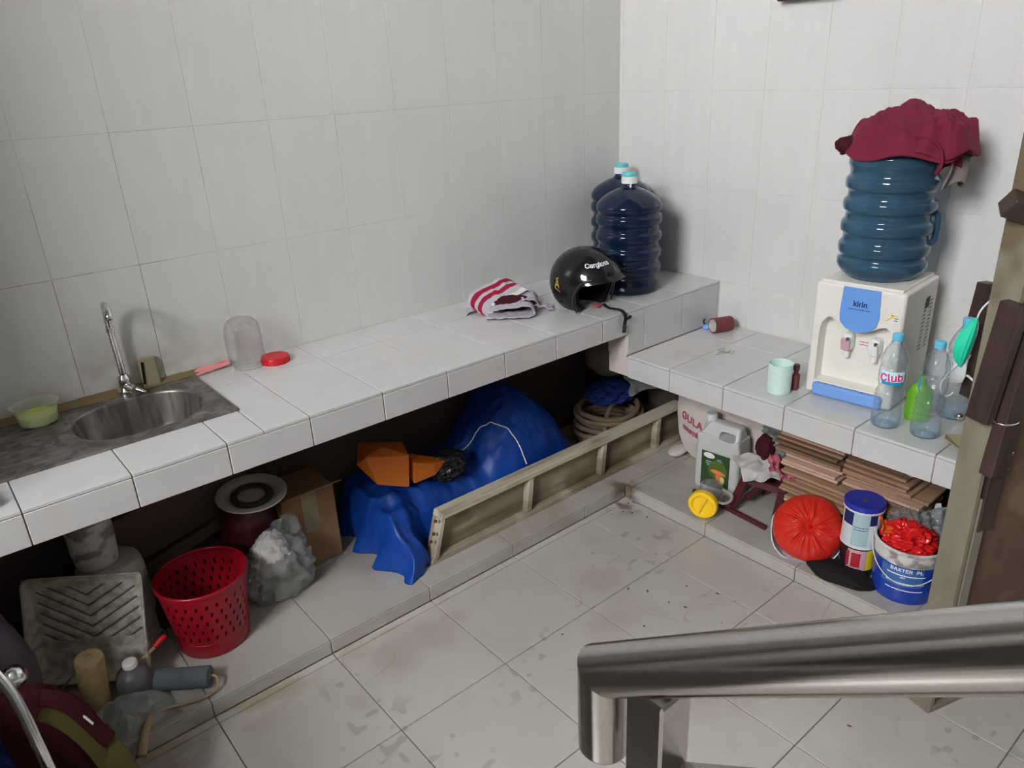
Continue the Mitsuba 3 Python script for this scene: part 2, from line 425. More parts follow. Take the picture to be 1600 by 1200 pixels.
# ------------------------------------------------------------------ room shell
XL, YN, ZC = -3.4, -4.2, 4.5      # XL: end of the counter bay
XW = -5.6                           # wall with the window, across the stairwell
_tiles = {}
def tile_ply(sx, sy, sz, mat, b=.0015):
    k = (round(sx, 4), round(sy, 4), round(sz, 4), mat)
    if k not in _tiles:
        _tiles[k] = mikit.ply(box(-sx/2, sx/2, -sy/2, sy/2, -sz/2, sz/2, b), mat)
    return _tiles[k]
def tile(parent, x0, x1, y0, y1, z0, z1, mat, b=.0015, name='tile'):
    if min(x1-x0, y1-y0, z1-z0) < .002: return
    k = key_for(parent+'__'+name)
    scene[k] = {**tile_ply(x1-x0, y1-y0, z1-z0, mat, b), 'to_world': T().translate([(x0+x1)/2, (y0+y1)/2, (z0+z1)/2])}
def cuts(lo, hi, origin, step):
    a = [lo]; n = math.ceil((lo-origin)/step+1e-6)
    while origin+n*step < hi-1e-6:
        a.append(origin+n*step); n += 1
    return list(zip(a, a[1:]+[hi]))

struct('floor', box(XW, .15, YN, .15, -.10, -.008), 'm_grout_dark')
G = .0016
for (a, b) in cuts(XW, -.616, -.87, .4):
    for (c, d) in [(-.656, -.623)] + [(max(YN, -1.056-.4*k), -.656-.4*k) for k in range(9)]:
        if d-c > .01: tile('floor', a+G, b-G, c+G, d-G, -.010, 0, 'm_floortile')
for (c, d) in cuts(YN, -1.93, -1.056, .4):
    for (a, b) in ((-.616, -.30), (-.30, 0)):
        tile('floor', a+G, b-G, c+G, d-G, -.010, 0, 'm_floortile')

# low tiled plinth under both counters
pk = struct('plinth', cat(box(XL, 0, -.615, 0, -.008, H-.006), box(-.608, 0, -1.93, -.615, -.008, H-.006)), 'm_grout_mid')
for (a, b) in cuts(XL, 0, -.87, .4):
    for (c, d) in ((-.623, -.224), (-.224, 0)):
        if a < -.616 < b and d < -.3:      # inner corner
            tile(pk, a+G, -.616-G, c+G, d-G, H-.008, H, 'm_plinthtile'); tile(pk, -.616+G, b-G, c+G, d-G, H-.008, H, 'm_plinthtile'); continue
        tile(pk, a+G, b-G, c+G, d-G, H-.008, H, 'm_plinthtile')
    if a < -.62: tile(pk, a+G, min(b, -.616)-G, -.623, -.615, 0.001, H-.0085, 'm_plinthtile')
for (c, d) in cuts(-1.93, -.623, -1.056, .4):
    for (a, b) in ((-.616, -.216), (-.216, 0)):
        tile(pk, a+G, b-G, c+G, d-G, H-.008, H, 'm_plinthtile')
    tile(pk, -.616, -.608, c+G, d-G, 0.001, H-.0085, 'm_plinthtile')

def wall_tiles(parent, horiz, zs, axis):
    for (a, b) in horiz:
        for (c, d) in zs:
            if axis == 'x': tile(parent, a+.0007, b-.0007, -.007, .001, c+.0007, d-.0007, 'm_walltile', .0006)
            else: tile(parent, -.007, .001, a+.0007, b-.0007, c+.0007, d-.0007, 'm_walltile', .0006)
rowsA = cuts(ZA, ZC, ZA, .4)
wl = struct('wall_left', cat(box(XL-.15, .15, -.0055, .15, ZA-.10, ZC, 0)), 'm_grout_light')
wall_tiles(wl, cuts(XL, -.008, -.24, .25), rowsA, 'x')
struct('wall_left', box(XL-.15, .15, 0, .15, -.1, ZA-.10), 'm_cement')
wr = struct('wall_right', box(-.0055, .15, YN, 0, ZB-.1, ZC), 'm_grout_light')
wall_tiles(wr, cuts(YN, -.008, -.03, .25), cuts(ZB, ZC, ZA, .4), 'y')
struct('wall_right', box(0, .15, YN, 0, -.1, ZB-.1), 'm_cement')
struct('ceiling', box(XW-.15, .15, YN-.15, .15, ZC, ZC+.12), 'm_plaster_old')
# wall behind the photographer, with the window that lights the room
WY0, WY1, WZ0, WZ1 = -3.20, -1.60, 2.60, 4.20
struct('wall_back', cat(box(XW-.15, XW, YN, WY0, -.1, ZC), box(XW-.15, XW, WY1, .15, -.1, ZC), box(XW-.15, XW, WY0, WY1, -.1, WZ0), box(XW-.15, XW, WY0, WY1, WZ1, ZC)), 'm_plaster_old')
struct('wall_end', cat(box(XL-.15, XL, -.80, 0, -.1, ZC), box(XL-.15, XL, -2.10, -.80, -.1, 1.02)), 'm_plaster_old')   # unseen wall stub and half-height wall, added to shade the left side
struct('wall_stairwell', box(XW, XL-.15, 0, .15, -.1, ZC), 'm_plaster_old')
struct('wall_near', cat(box(XW-.15, -1.6, YN-.15, YN, -.1, ZC), box(-.6, .15, YN-.15, YN, -.1, ZC), box(-1.6, -.6, YN-.15, YN, 2.1, ZC)), 'm_plaster_old')
WM = (WZ0+WZ1)/2
w = struct('window_1', cat(box(XW-.09, XW-.03, WY0, WY0+.05, WZ0, WZ1, .004), box(XW-.09, XW-.03, WY1-.05, WY1, WZ0, WZ1, .004), box(XW-.09, XW-.03, WY0+.05, WY1-.05, WZ0, WZ0+.05, .004),
                           box(XW-.09, XW-.03, WY0+.05, WY1-.05, WZ1-.05, WZ1, .004), box(XW-.09, XW-.03, WY0+.05, WY1-.05, WM-.08, WM+.08, .004)), 'm_winframe')
for (z0, z1) in ((WZ0+.05, WM-.08), (WM+.08, WZ1-.05)):
    k = key_for(w+'__pane')
    scene[k] = mikit.ply(box(XW-.065, XW-.058, WY0+.05, WY1-.05, z0, z1), 'm_white')
    scene[k]['emitter'] = {'type': 'area', 'radiance': {'type': 'rgb', 'value': WINDOW_RADIANCE}}
t = thing('wall_box', 'dark brown framed box high on the right wall at the top edge of the photo', 'wall box')
put('case', box(-.060, -.008, -1.08, -.835, 1.980, 2.20, .004), 'm_darkbrown', parent=t)
put('face', box(-.066, -.060, -1.06, -.855, 2.0, 2.18, .002), 'm_cream', parent=t)

# ------------------------------------------------------------------ tiled counters
AX = -1.519
def counter_front(parent, a, b, y, z0, z1):
    tile(parent, a+G, b-G, y-.008, y, z0, z1, 'm_ctile')
SX0, SX1, SY0, SY1 = -2.96, -2.16, -.432, -.012     # sink opening
ca = thing('tiled_counter', 'long white tiled counter along the left wall, with the sink and the helmet on it', 'counter')
put('slab', cat(box(XL, SX0, -.622, 0, .77, .862), box(SX1, 0, -.622, 0, .77, .862), box(SX0, SX1, -.622, SY0, .77, .862), box(SX0, SX1, SY1, 0, .77, .862)), 'm_grout_mid', parent=ca)
JL = -.197
for (a, b) in cuts(XL, -.001, AX, .25):
    for (c, d) in ((-.6305, JL), (JL, -.001)):
        if b <= SX0+.001 or a >= SX1-.001:
            tile(ca, a+G, b-G, c+G, d-G, .860, ZA, 'm_ctile')
        elif a < SX1 < b:
            tile(ca, SX1+.001, b-G, c+G, d-G, .860, ZA, 'm_ctile')
            if c < SY0: tile(ca, a+G, SX1-.002, c+G, SY0-G, .860, ZA, 'm_ctile')
        elif a < SX0 < b:
            tile(ca, a+G, SX0-.001, c+G, d-G, .860, ZA, 'm_ctile')
            if c < SY0: tile(ca, SX0+.001, b-G, c+G, SY0-G, .860, ZA, 'm_ctile')
        elif c < SY0:
            tile(ca, a+G, b-G, c+G, SY0-G, .860, ZA, 'm_ctile')
    z0 = .770 if b <= -.62 else ZB+.001
    if a < -.62 < b:
        counter_front(ca, a, -.62, -.622, .770, .8585); counter_front(ca, -.622, b, -.622, ZB+.001, .8585)
    else: counter_front(ca, a, b, -.622, z0, .8585)
put('end_block', box(-.622, 0, -.622, -.52, ZB-.008, .77, .003), 'm_cement_pale', parent=ca, label='bare pinkish cement block under the counter end')
cb = thing('tiled_counter', 'lower white tiled counter along the right wall, under the water dispenser', 'counter')
put('slab', cat(box(-.614, -.001, -1.93, -.622, .582, ZB-.010), box(-.614, -.001, -.622, -.52, .582, ZB-.010)), 'm_cement_pale', parent=cb)
for (c, d) in cuts(-1.93, -.632, -1.1002, .2507):
    for (a, b) in ((-.622, -.20), (-.20, -.008)):
        tile(cb, a+G, b-G, c+G, d-G, ZB-.0105, ZB, 'm_ctile')
    tile(cb, -.6225, -.6145, c+G, d-G, .582, ZB-.0115, 'm_ctile')

# ------------------------------------------------------------------ sink and what stands round it
t = thing('kitchen_sink', 'dull stained stainless steel sink with ribbed drainboard set in the left counter', 'sink')
bx0, bx1, by0, by1 = -2.575, -2.205, -.385, -.085
def rrect(x0, x1, y0, y1, r, n=10):
    P = []
    for (cx, cy, a0) in ((x1-r, y1-r, 0), (x0+r, y1-r, 90), (x0+r, y0+r, 180), (x1-r, y0+r, 270)):
        for k in range(n): 
            a = math.radians(a0+90*k/(n-1)); P.append((cx+r*math.cos(a), cy+r*math.sin(a)))
    return np.array(P)
rimp = mbox(SX0-.004, SX1+.004, SY0-.004, SY1+.002, ZA-.006, ZA+.0035) - mext(rrect(bx0, bx1, by0, by1, .13), .1).translate((0, 0, ZA-.05))
put('rim_plate', tm(rimp), 'm_sinksteel', parent=t)
lv = []
for (z, ins, r) in ((ZA+.0034, 0, .13), (ZA-.004, .006, .128), (ZA-.10, .018, .12), (ZA-.135, .035, .10), (ZA-.150, .075, .07)):
    p = rrect(bx0+ins, bx1-ins, by0+ins, by1-ins, r); lv.append(np.c_[p, np.full(len(p), z)])
lv.append(np.repeat([[(bx0+bx1)/2, (by0+by1)/2, ZA-.153]], len(lv[0]), 0))
put('basin', M(np.array(lv).transpose(1, 0, 2).reshape(-1, 3), grid_faces(len(lv[0]), len(lv), closeu=True)), 'm_sinksteel', 50, parent=t)
put('drain', xf(disk(.035, .004), ((bx0+bx1)/2, (by0+by1)/2, ZA-.152)), 'm_darkgrey', 40, parent=t)
for k in range(9):
    put('drainboard_rib', tube([(-2.93, -.385+.036*k, ZA+.0035), (-2.62, -.385+.036*k, ZA+.0035)], .0026, 6), 'm_sinksteel', True, parent=t)
for (a, b) in (((SX0, SY0), (SX1, SY0)), ((SX1, SY0), (SX1, SY1)), ((SX0, SY1), (SX1, SY1))):
    put('raised_edge', tube([(*a, ZA+.004), (*b, ZA+.004)], .004, 8), 'm_sinksteel', True, parent=t)

nb = 90
xs_ = np.linspace(SX0+.05, SX1+.03, nb); wv = meshkit.fbm(np.c_[xs_*14, xs_*0, xs_*0], 3, 4)
gs = np.stack([np.c_[xs_, np.full(nb, -.009), ZA+.012+.012*wv], np.c_[xs_, -.012-.006*wv, ZA+.009+.003*wv], np.c_[xs_, -.026-.018*wv, ZA+.0062+.0*wv], np.c_[xs_, -.030-.024*wv, ZA+.0045+.0*wv]], 1)
put('dirt_crust', sheet(gs, .0012), 'm_crust', True, parent=t, label='brown dirt crust along the wall edge')
t = thing('sink_faucet', 'tarnished chrome gooseneck faucet standing behind the sink basin', 'faucet')
fx, fy = -2.375, -.042
put('spout', tube(spline([(fx, fy, .90), (fx, fy-.003, 1.0), (fx-.004, fy-.012, 1.12), (fx-.008, fy-.04, 1.178), (fx-.014, fy-.085, 1.195), (fx-.02, fy-.13, 1.185), (fx-.024, fy-.148, 1.165)], 40), .0105, 14), 'm_chrome', True, parent=t)
put('body', xf(lathe(dense([(0, .0), (.026, .0), (.026, .012), (.019, .03), (.02, .05), (.016, .062), (.012, .07), (0, .07)], 30), 24), (fx, fy, ZA+.004)), 'm_chrome', 40, parent=t)
put('valve', tube([(fx, fy, .905), (fx+.02, fy-.05, .897)], [.015, .017], 14), 'm_chrome', 40, parent=t)
put('lever', tube([(fx+.02, fy-.05, .90), (fx+.034, fy-.064, .893), (fx+.042, fy-.070, .888)], [.007, .006, .005], 10), 'm_chrome', 40, parent=t)
put('collar', xf(lathe(dense([(0.009, 0), (.0135, .001), (.0135, .014), (.009, .015)], 10), 20), (fx-.003, fy-.009, 1.09)), 'm_chrome', 40, parent=t)
t = thing('scrubbing_pad', 'brown worn scrubbing pad with a dark slot leaning on the wall beside the faucet', 'scrubber')
put('pad', xf(tm(rbox(.055, .016, .10, .007)), (-2.290, -.022, ZA+.052), rx=-4), 'm_khaki', 30, parent=t)
put('slot', xf(tm(rbox(.008, .003, .075, .0014, 8)), (-2.311, -.0325, ZA+.055), rx=-4, ry=6), 'm_blackhole', parent=t)
t = thing('plastic_tub', 'small translucent plastic tub with yellow-green liquid on the drainboard', 'tub')
o = (-2.635, -.092, ZA+.0075)
pf = dense([(0, 0), (.046, 0), (.050, .004), (.059, .055), (.064, .062), (.066, .063)], 24)
put('tub', xf(lathe(pf, 36), o), 'm_cloudy', True, parent=t)
put('liquid', xf(lathe([(0, .002), (.044, .002), (.048, .005), (.053, .030), (0, .031)], 36), o), 'm_limeliquid', 40, parent=t)
t = thing('clear_jar', 'clear plastic jar turned upside down on the counter beside the red lid', 'jar')
o = (-1.985, -.083, ZA)
put('body', xf(lathe(dense([(.046, 0), (.050, .003), (.050, .02), (.058, .028), (.063, .045), (.063, .12), (.058, .15), (.042, .174), (.02, .182), (0, .184)], 50), 40), o), 'm_clearjar', True, parent=t)
put('neck_ring', xf(tube([(.0505*math.cos(a), .0505*math.sin(a), .014) for a in np.arange(40)*np.pi/20], .002, 6, closed=True), o), 'm_clear', True, parent=t)
t = thing('jar_lid', 'bright red screw lid lying on the counter beside the clear jar', 'lid')
o = (-1.895, -.108, ZA)
put('top', xf(lathe(dense([(0, .024), (.040, .024), (.0475, .022), (.049, .018), (.049, .0), (.045, 0), (.045, .019), (0, .020)], 60), 48), o), 'm_red', 40, parent=t)
for k in range(24):
    a = k*np.pi/12
    put('grip_rib', xf(box(-.001, .001, -.0015, .0015, .002, .018), (o[0]+.0492*math.cos(a), o[1]+.0492*math.sin(a), o[2]), rz=math.degrees(a)), 'm_red', parent=t)
t = put('plastic_wrapper', crumple((-2.090, -.034, ZA+.015), .060, .016, .005, seed=4, rot=8, tilt=24), 'm_pink', True, label='thin pink plastic wrapper by the wall left of the clear jar', cat='wrapper')
t = put('sponge', xf(tm(rbox(.09, .07, .04, .008)), (-2.868, -.560, ZA+.020), rz=12), 'm_teal', 30, label='dark teal sponge on the counter edge at the far left of the photo', cat='sponge')

# ------------------------------------------------------------------ striped cloth
t = thing('striped_towel', 'crumpled pale towel with red and white stripes on the left counter', 'towel')
cx, cy = -.93, -.26
ex, ey = np.array([.778, -.63]), np.array([.63, .778])      # across and away from the stairs
def loc(u, v, z): return np.array([cx+ex[0]*u+ey[0]*v, cy+ex[1]*u+ey[1]*v, ZA+z])
def ribbon(path, width_dir, w, th=.004, nv=14, wav=0.0, seed=0):
    c = spline(path, 46); P = np.zeros((46, nv, 3)); wd = np.asarray(width_dir, float)
    for j, s in enumerate(np.linspace(-.5, .5, nv)):
        P[:, j] = c + wd*w*s
        if wav: P[:, j, 2] += wav*(meshkit.noise(np.c_[c[:, 0]*60, np.full(46, j*.5), c[:, 1]*60], seed)-.5)
    P[..., 2] = np.maximum(P[..., 2], ZA+.003)
    m = sheet(P, th); uvs = np.stack(np.meshgrid(np.linspace(0, 1, 46), np.linspace(0, 1, nv), indexing='ij'), -1).reshape(-1, 2)
    return m, np.vstack([uvs, uvs])
def towel_part(name, path, wd, w, mat, **k):
    m, uv = ribbon(path, wd, w, **k)
    put(name, m, mat, True, parent=t, uv=uv)
wd = np.array([.45*ex[0]-.75*ey[0], .45*ex[1]-.75*ey[1], -.10])
towel_part('striped_fold', [loc(-.115, -.065, .004), loc(-.125, -.03, .030), loc(-.085, .0, .065), loc(-.03, .02, .082), loc(.02, .045, .098), loc(.045, .06, .085), loc(.05, .075, .05)], [ex[0]*.10-ey[0]*.06, ex[1]*.10-ey[1]*.06, -.045], 1.0, 'm_stripe', wav=.010, seed=3)
towel_part('lower_fold', [loc(-.10, -.085, .006), loc(-.02, -.095, .010), loc(.06, -.09, .010), loc(.095, -.075, .020), loc(.085, -.07, .038), loc(.03, -.07, .046), loc(-.05, -.06, .036), loc(-.09, -.05, .030)], [ey[0]*.10, ey[1]*.10, .0], 1.0, 'm_greystripe', wav=.010, seed=5)
towel_part('back_fold', [loc(-.06, .03, .02), loc(.0, .0, .042), loc(.06, .0, .060), loc(.10, .01, .052), loc(.115, .02, .030), loc(.08, .02, .012)], [ey[0]*.12, ey[1]*.12, .012], 1.0, 'm_greystripe', wav=.018, seed=6)
towel_part('corner', [loc(.06, .01, .012), loc(.11, .0, .022), loc(.15, -.01, .014), loc(.175, -.012, .005)], [ey[0]*.07, ey[1]*.07, .0], 1.0, 'm_greystripe', wav=.012, seed=8)
towel_part('left_corner', [loc(-.06, .03, .02), loc(-.12, .02, .030), loc(-.165, .0, .012), loc(-.185, -.01, .004)], [ey[0]*.09, ey[1]*.09, .0], 1.0, 'm_greystripe', wav=.014, seed=9)
put('inner_shadow_fold', xf(lump((0, 0, 0), .085, .05, .032, .4, 3, 5), loc(.01, -.01, .034), rz=-39), 'm_maroondark', True, parent=t, label='dark maroon inner side of the cloth')  # dark maroon lump filling the middle of the folds

# ------------------------------------------------------------------ helmet
t = thing('open_face_helmet', 'glossy black open-face motorcycle helmet with white lettering and chin strap hanging over the counter edge', 'helmet')
hc = np.array([-.685, -.455, ZA]); az = -84
def ell(rx, ry, rz, n=64): return m3.Manifold.sphere(1, n).scale((rx, ry, rz))
shell = ell(.160, .136, .142) - ell(.150, .127, .132)          # local x = forward
shell = shell.translate((0, 0, .108))
low = mbox(-.3, .3, -.3, .3, -.3, .006)
fp = [(.30, .150), (.118, .146), (.070, .128), (.045, .09), (.035, .04), (.045, -.1), (.30, -.1)]
face = mext(fp, .6).rotate((90, 0, 0)).translate((0, .3, 0))
shell = shell - low - face
HT = lambda m: xf(m, hc, rz=az)
put('shell', HT(tm(shell)), 'm_helmet', 35, parent=t)
lin = (ell(.1485, .1255, .1305) - ell(.128, .105, .112)).translate((0, 0, .108)) - mbox(-.3, .3, -.3, .3, -.3, .010) - mext([(.30, .142), (.112, .138), (.066, .12), (.042, .09), (.03, .04), (.04, -.1), (.30, -.1)], .6).rotate((90, 0, 0)).translate((0, .3, 0))
put('lining', HT(tm(lin)), 'm_helmet_in', 40, parent=t)
a = np.linspace(-1.15, 1.15, 30); q = np.linspace(0, 1, 8)
A, Q = np.meshgrid(a, q, indexing='ij')
rr = 1+.13*Q*np.cos(A)**1.0
pk_ = np.stack([.158*np.cos(A)*rr*.97, .137*np.sin(A)*(1+.02*Q), .160-.016*Q-.022*(np.abs(A)/1.15)**2-.004], -1)
put('peak', HT(sheet(pk_, .005)), 'm_helmet', 40, parent=t)
edge = []
put('edge_trim', HT(tube(spline([(.118, -.10, .150), (.075, -.127, .130), (.047, -.136, .09), (.037, -.131, .045), (.045, -.112, .010)], 24), .005, 8)), 'm_blackplastic', True, parent=t)
put('edge_trim', HT(tube(spline([(.118, .10, .150), (.075, .127, .130), (.047, .136, .09), (.037, .131, .045), (.045, .112, .010)], 24), .005, 8)), 'm_blackplastic', True, parent=t)
def on_helmet(m, th, ph, rx=.1605, ry=.1365, rz=.1425):
    """bend a flat decal (x along, y up) on the shell at azimuth th, elevation ph (degrees)"""
    v = np.array(m.vertices); th, ph = math.radians(th), math.radians(ph)
    a = th + v[:, 0]/(.148*math.cos(ph)); e = ph + v[:, 1]/.142; k = 1+v[:, 2]/.14
    m = m.copy(); m.vertices = np.stack([rx*k*np.cos(e)*np.cos(a), ry*k*np.cos(e)*np.sin(a), rz*k*np.sin(e)+.108], 1); return m
put('lettering', HT(on_helmet(xf(text('Cargloss', .019), rz=6), -31, 37)), 'm_lettering', parent=t)
lg = cat(xf(text('A', .032), (0, .0, 0)), xf(box(-.016, .016, -.0012, .0022, 0, .0006), (.002, -.010, 0), rz=-20), xf(box(-.010, .010, -.0012, .0022, 0, .0006), (-.002, .036, 0), rz=24))
put('gold_emblem', HT(on_helmet(lg, -106, -2)), 'm_gold', parent=t)
put('lettering', HT(on_helmet(text('HELMET', .006), -100, -30)), 'm_lettering', parent=t) if False else None
put('snap_button', HT(on_helmet(xf(disk(.006, .002, 16), ), -62, 22)), 'm_chrome', 40, parent=t)
st = spline([(-.665, -.535, .893), (-.655, -.60, .880), (-.653, -.632, .874), (-.653, -.643, .862), (-.655, -.6445, .835), (-.660, -.645, .803)], 30)
put('chin_strap', tube(st, .011, 10, flat=.28, ref=(0, 0, 1)), 'm_strap', True, parent=t)
put('buckle', xf(tm(rbox(.020, .010, .034, .004)), (-.6595, -.6455, .808), ry=12), 'm_blackplastic', 40, parent=t)
put('strap_end', tube(spline([(-.655, -.6445, .85), (-.640, -.648, .848), (-.627, -.648, .856)], 12), .008, 8, flat=.35), 'm_strap', True, parent=t)
put('lining_tag', xf(tm(rbox(.05, .03, .006, .0025)), (-.665, -.50, ZA+.009), rz=20), 'm_redprint', 30, parent=t, label='small reddish lining tag')

# ------------------------------------------------------------------ water bottles
def gallon_profile():
    P = [(0, .012), (.085, .010), (.112, 0.0), (.128, .006), (.136, .020), (.137, .040), (.131, .056)]
    for z in (.066, .136, .206, .276):
        P += [(.129, z), (.130, z+.010), (.139, z+.022), (.1405, z+.035), (.139, z+.048), (.130, z+.060)]
    P += [(.131, .342), (.138, .352), (.139, .366), (.130, .384), (.098, .412), (.055, .434), (.034, .443), (.029, .452), (.0285, .478), (.029, .488), (0.0, .489)]
    return P
GP = dense(gallon_profile(), 170)
def gallon(name, loc_, label, mat, flip=False, cap=True):
    t = thing(name, label, 'water bottle')
    if flip:
        g = GP[GP[:, 1] < .430]; m = lathe(np.c_[g[:, 0], g[:, 1]], 64); m.apply_transform(rotm([1, 0, 0], 180))
    else: m = lathe(GP, 64)
    put('body', xf(m, loc_), mat, True, parent=t)
    if cap:
        o = np.array(loc_)
        put('cap', xf(lathe(dense([(.0315, .462), (.0325, .464), (.0315, .497), (.029, .502), (0, .503)], 24), 32), o), 'm_teal', 40, parent=t)
        put('seal_band', xf(band(.0335, .458, .486, 0, 2*np.pi, .001, 40), o), 'm_whiteplastic', True, parent=t, label='white shrink seal under the cap')
        put('tear_strip', xf(sheet(np.array([[(-.031, -.010, .46), (-.0325, -.010, .40)], [(-.0335, -.002, .46), (-.034, -.002, .40)]]), .001), o, rz=40), 'm_whiteplastic', parent=t)
    return t
gallon('gallon_bottle', (-.370, -.402, ZA), 'dark blue water gallon with teal cap standing in front, right behind the helmet', 'm_gallon_full')
gallon('gallon_bottle', (-.155, -.160, ZA), 'dark blue water gallon tucked into the wall corner behind the other gallon', 'm_gallon_full')

# ------------------------------------------------------------------ dispenser
DC, DR = np.array([-.298, -1.463, ZB]), 5.0
def DT(m): return xf(m, DC, rz=DR)
t = thing('water_dispenser', 'cream countertop water dispenser with blue front badge and blue drip tray', 'dispenser')
dw, dd, dh = .147, .150, .410
body = rbox(2*dd, 2*dw, dh-.006, .012, 16).translate((0, 0, (dh-.006)/2+.004))
al = [(.118, .055), (.118, .235), (.112, .268), (.098, .288), (.082, .292), (.062, .280), (.030, .262), (-.010, .258), (-.050, .266), (-.078, .282), (-.098, .288), (-.112, .276), (-.118, .25), (-.118, .055)]
alc = mext([(-y, z) for (y, z) in al][::-1], .06)            # x=-y local, y=z, extruded along +z
alc = tm(alc); alc.apply_transform(np.array([[0, 0, 1, -dd-.002], [-1, 0, 0, 0], [0, 1, 0, 0], [0, 0, 0, 1.]]))
alcm = m3.Manifold(m3.Mesh(np.asarray(alc.vertices, np.float32), np.asarray(alc.faces, np.uint32)))
if alcm.volume() < 0 or alcm.is_empty():
    alc.invert(); alcm = m3.Manifold(m3.Mesh(np.asarray(alc.vertices, np.float32), np.asarray(alc.faces, np.uint32)))
well = m3.Manifold.cylinder(.12, .098, .098, 48).translate((0, 0, dh-.07))
body = body - alcm - well
body = body - mbox(-dd-.1, -dd+.004, -.120, .120, -.1, .050)
put('body', DT(tm(body)), 'm_cream', 30, parent=t)
lidp = rbox(2*dd-.016, 2*dw-.030, .014, .006) - m3.Manifold.cylinder(.1, .099, .099, 48).translate((0, 0, -.05))
put('top_plate', DT(xf(tm(lidp), (-.004, 0, dh))), 'm_cream', 30, parent=t)
put('bottle_ring', DT(xf(lathe(dense([(.080, 0), (.097, 0), (.098, .010), (.090, .014), (.082, .010), (.080, 0)], 30), 48), (0, 0, dh+.003))), 'm_white', 40, parent=t)
sh = [(.050, dh-.006), (.054, .315), (.050, .286), (.030, .266), (-.008, .255), (-.045, .264), (-.068, .284), (-.074, .315), (-.068, dh-.006)]
m = tm(mext([(-y, z) for (y, z) in sh], .012)); m.apply_transform(np.array([[0, 0, 1, -dd-.008], [-1, 0, 0, 0], [0, 1, 0, 0], [0, 0, 0, 1.]])); m.fix_normals()
bd = put('badge', DT(m), 'm_bluepanel', 30, parent=t, label='blue badge panel lettered kirin')
def on_front(m, y, z, x=-dd-.0085): return DT(frame(m, (x, y, z), (0, -1, 0), (-1, 0, 0)))
put('lettering', on_front(text('kirin', .017), -.010, .345), 'm_navyink', parent=bd)
put('underline', on_front(box(-.036, .036, 0, .0016, 0, .0005), -.010, .334), 'm_navyink', parent=bd)
put('mark', on_front(cat(xf(box(-.016, .016, -.002, .002, 0, .0005), rz=40), xf(box(-.010, .010, -.0015, .0015, 0, .0005), (.012, .012, 0))), -.105, .322, -dd-.0005), 'm_canyellow', parent=t)
put('mark', on_front(cat(box(-.004, .004, -.001, .002, 0, .0005), xf(box(-.006, .006, -.001, .0015, 0, .0005), (.012, -.008, 0)), xf(box(-.005, .005, -.001, .0015, 0, .0005), (.011, -.016, 0))), -.112, .332, -dd-.0005), 'm_darkgrey', parent=t)
tray = rbox(.070, .236, .046, .010).translate((-dd+.022, 0, .025))
dt = put('drip_tray', DT(tm(tray)), 'm_bluetray', 30, parent=t, label='blue drip tray with a dark slotted grille')
for k in range(9):
    put('slot', DT(box(-dd+.001, -dd+.046, -.104+.0245*k, -.104+.0245*k+.010, .0478, .0492)), 'm_navyink', parent=dt)
for k in range(2):
    put('slot', DT(box(-dd+.012+.016*k, -dd+.017+.016*k, -.106, .106, .0479, .0490)), 'm_navyink', parent=dt)
for (y, mc) in ((.030, 'm_tinrose'), (-.062, 'm_whiteplastic')):
    b = put('tap', DT(xf(tm(rbox(.042, .034, .062, .012)), (-dd+.040, y, .205))), 'm_whiteplastic', 40, parent=t)
    put('lever', DT(xf(tm(rbox(.010, .030, .046, .0045)), (-dd+.014, y, .200), ry=-12)), mc, 40, parent=b)
    put('nozzle', DT(xf(lathe([(0, 0), (.009, 0), (.011, .03), (0, .03)], 20), (-dd+.036, y, .150))), 'm_whiteplastic', 40, parent=b)
    put('button', DT(xf(tm(rbox(.008, .010, .012, .003)), (-dd+.008, y-.008, .222))), 'm_darkgrey', 40, parent=b)
put('warning_print', on_front(cat(box(-.014, .014, 0, .002, 0, .0004), xf(box(-.014, .014, 0, .002, 0, .0004), (0, -.010, 0))), -.016, .205, -dd+.0565), 'm_redprint', parent=t)
vs = []
for c in range(2):
    for r in range(13):
        for q in range(2):
            x = .030+.055*c+.014*q; z = .170+.0135*r
            vs.append(box(x, x+.010, -dw-.0008, -dw+.002, z, z+.004))
put('vent_slots', DT(cat(*vs)), 'm_darkgrey', parent=t, kind='stuff')
put('sticker', DT(box(.040, .075, -dw-.0012, -dw+.001, .315, .352)), 'm_blackink', parent=t, label='small black sticker')
g = gallon('gallon_bottle', (DC[0], DC[1], 1.505), 'blue water gallon standing upside down on the cream dispenser', 'm_gallon_empty', flip=True, cap=False)
hd = tube(spline([(.122, -.02, -.20), (.140, -.02, -.198), (.146, -.02, -.22), (.145, -.02, -.27), (.140, -.02, -.29), (.122, -.02, -.29)], 30), .010, 12)
put('handle', xf(hd, (DC[0], DC[1], 1.505), rz=-58), 'm_gallon_empty', True, parent=g)
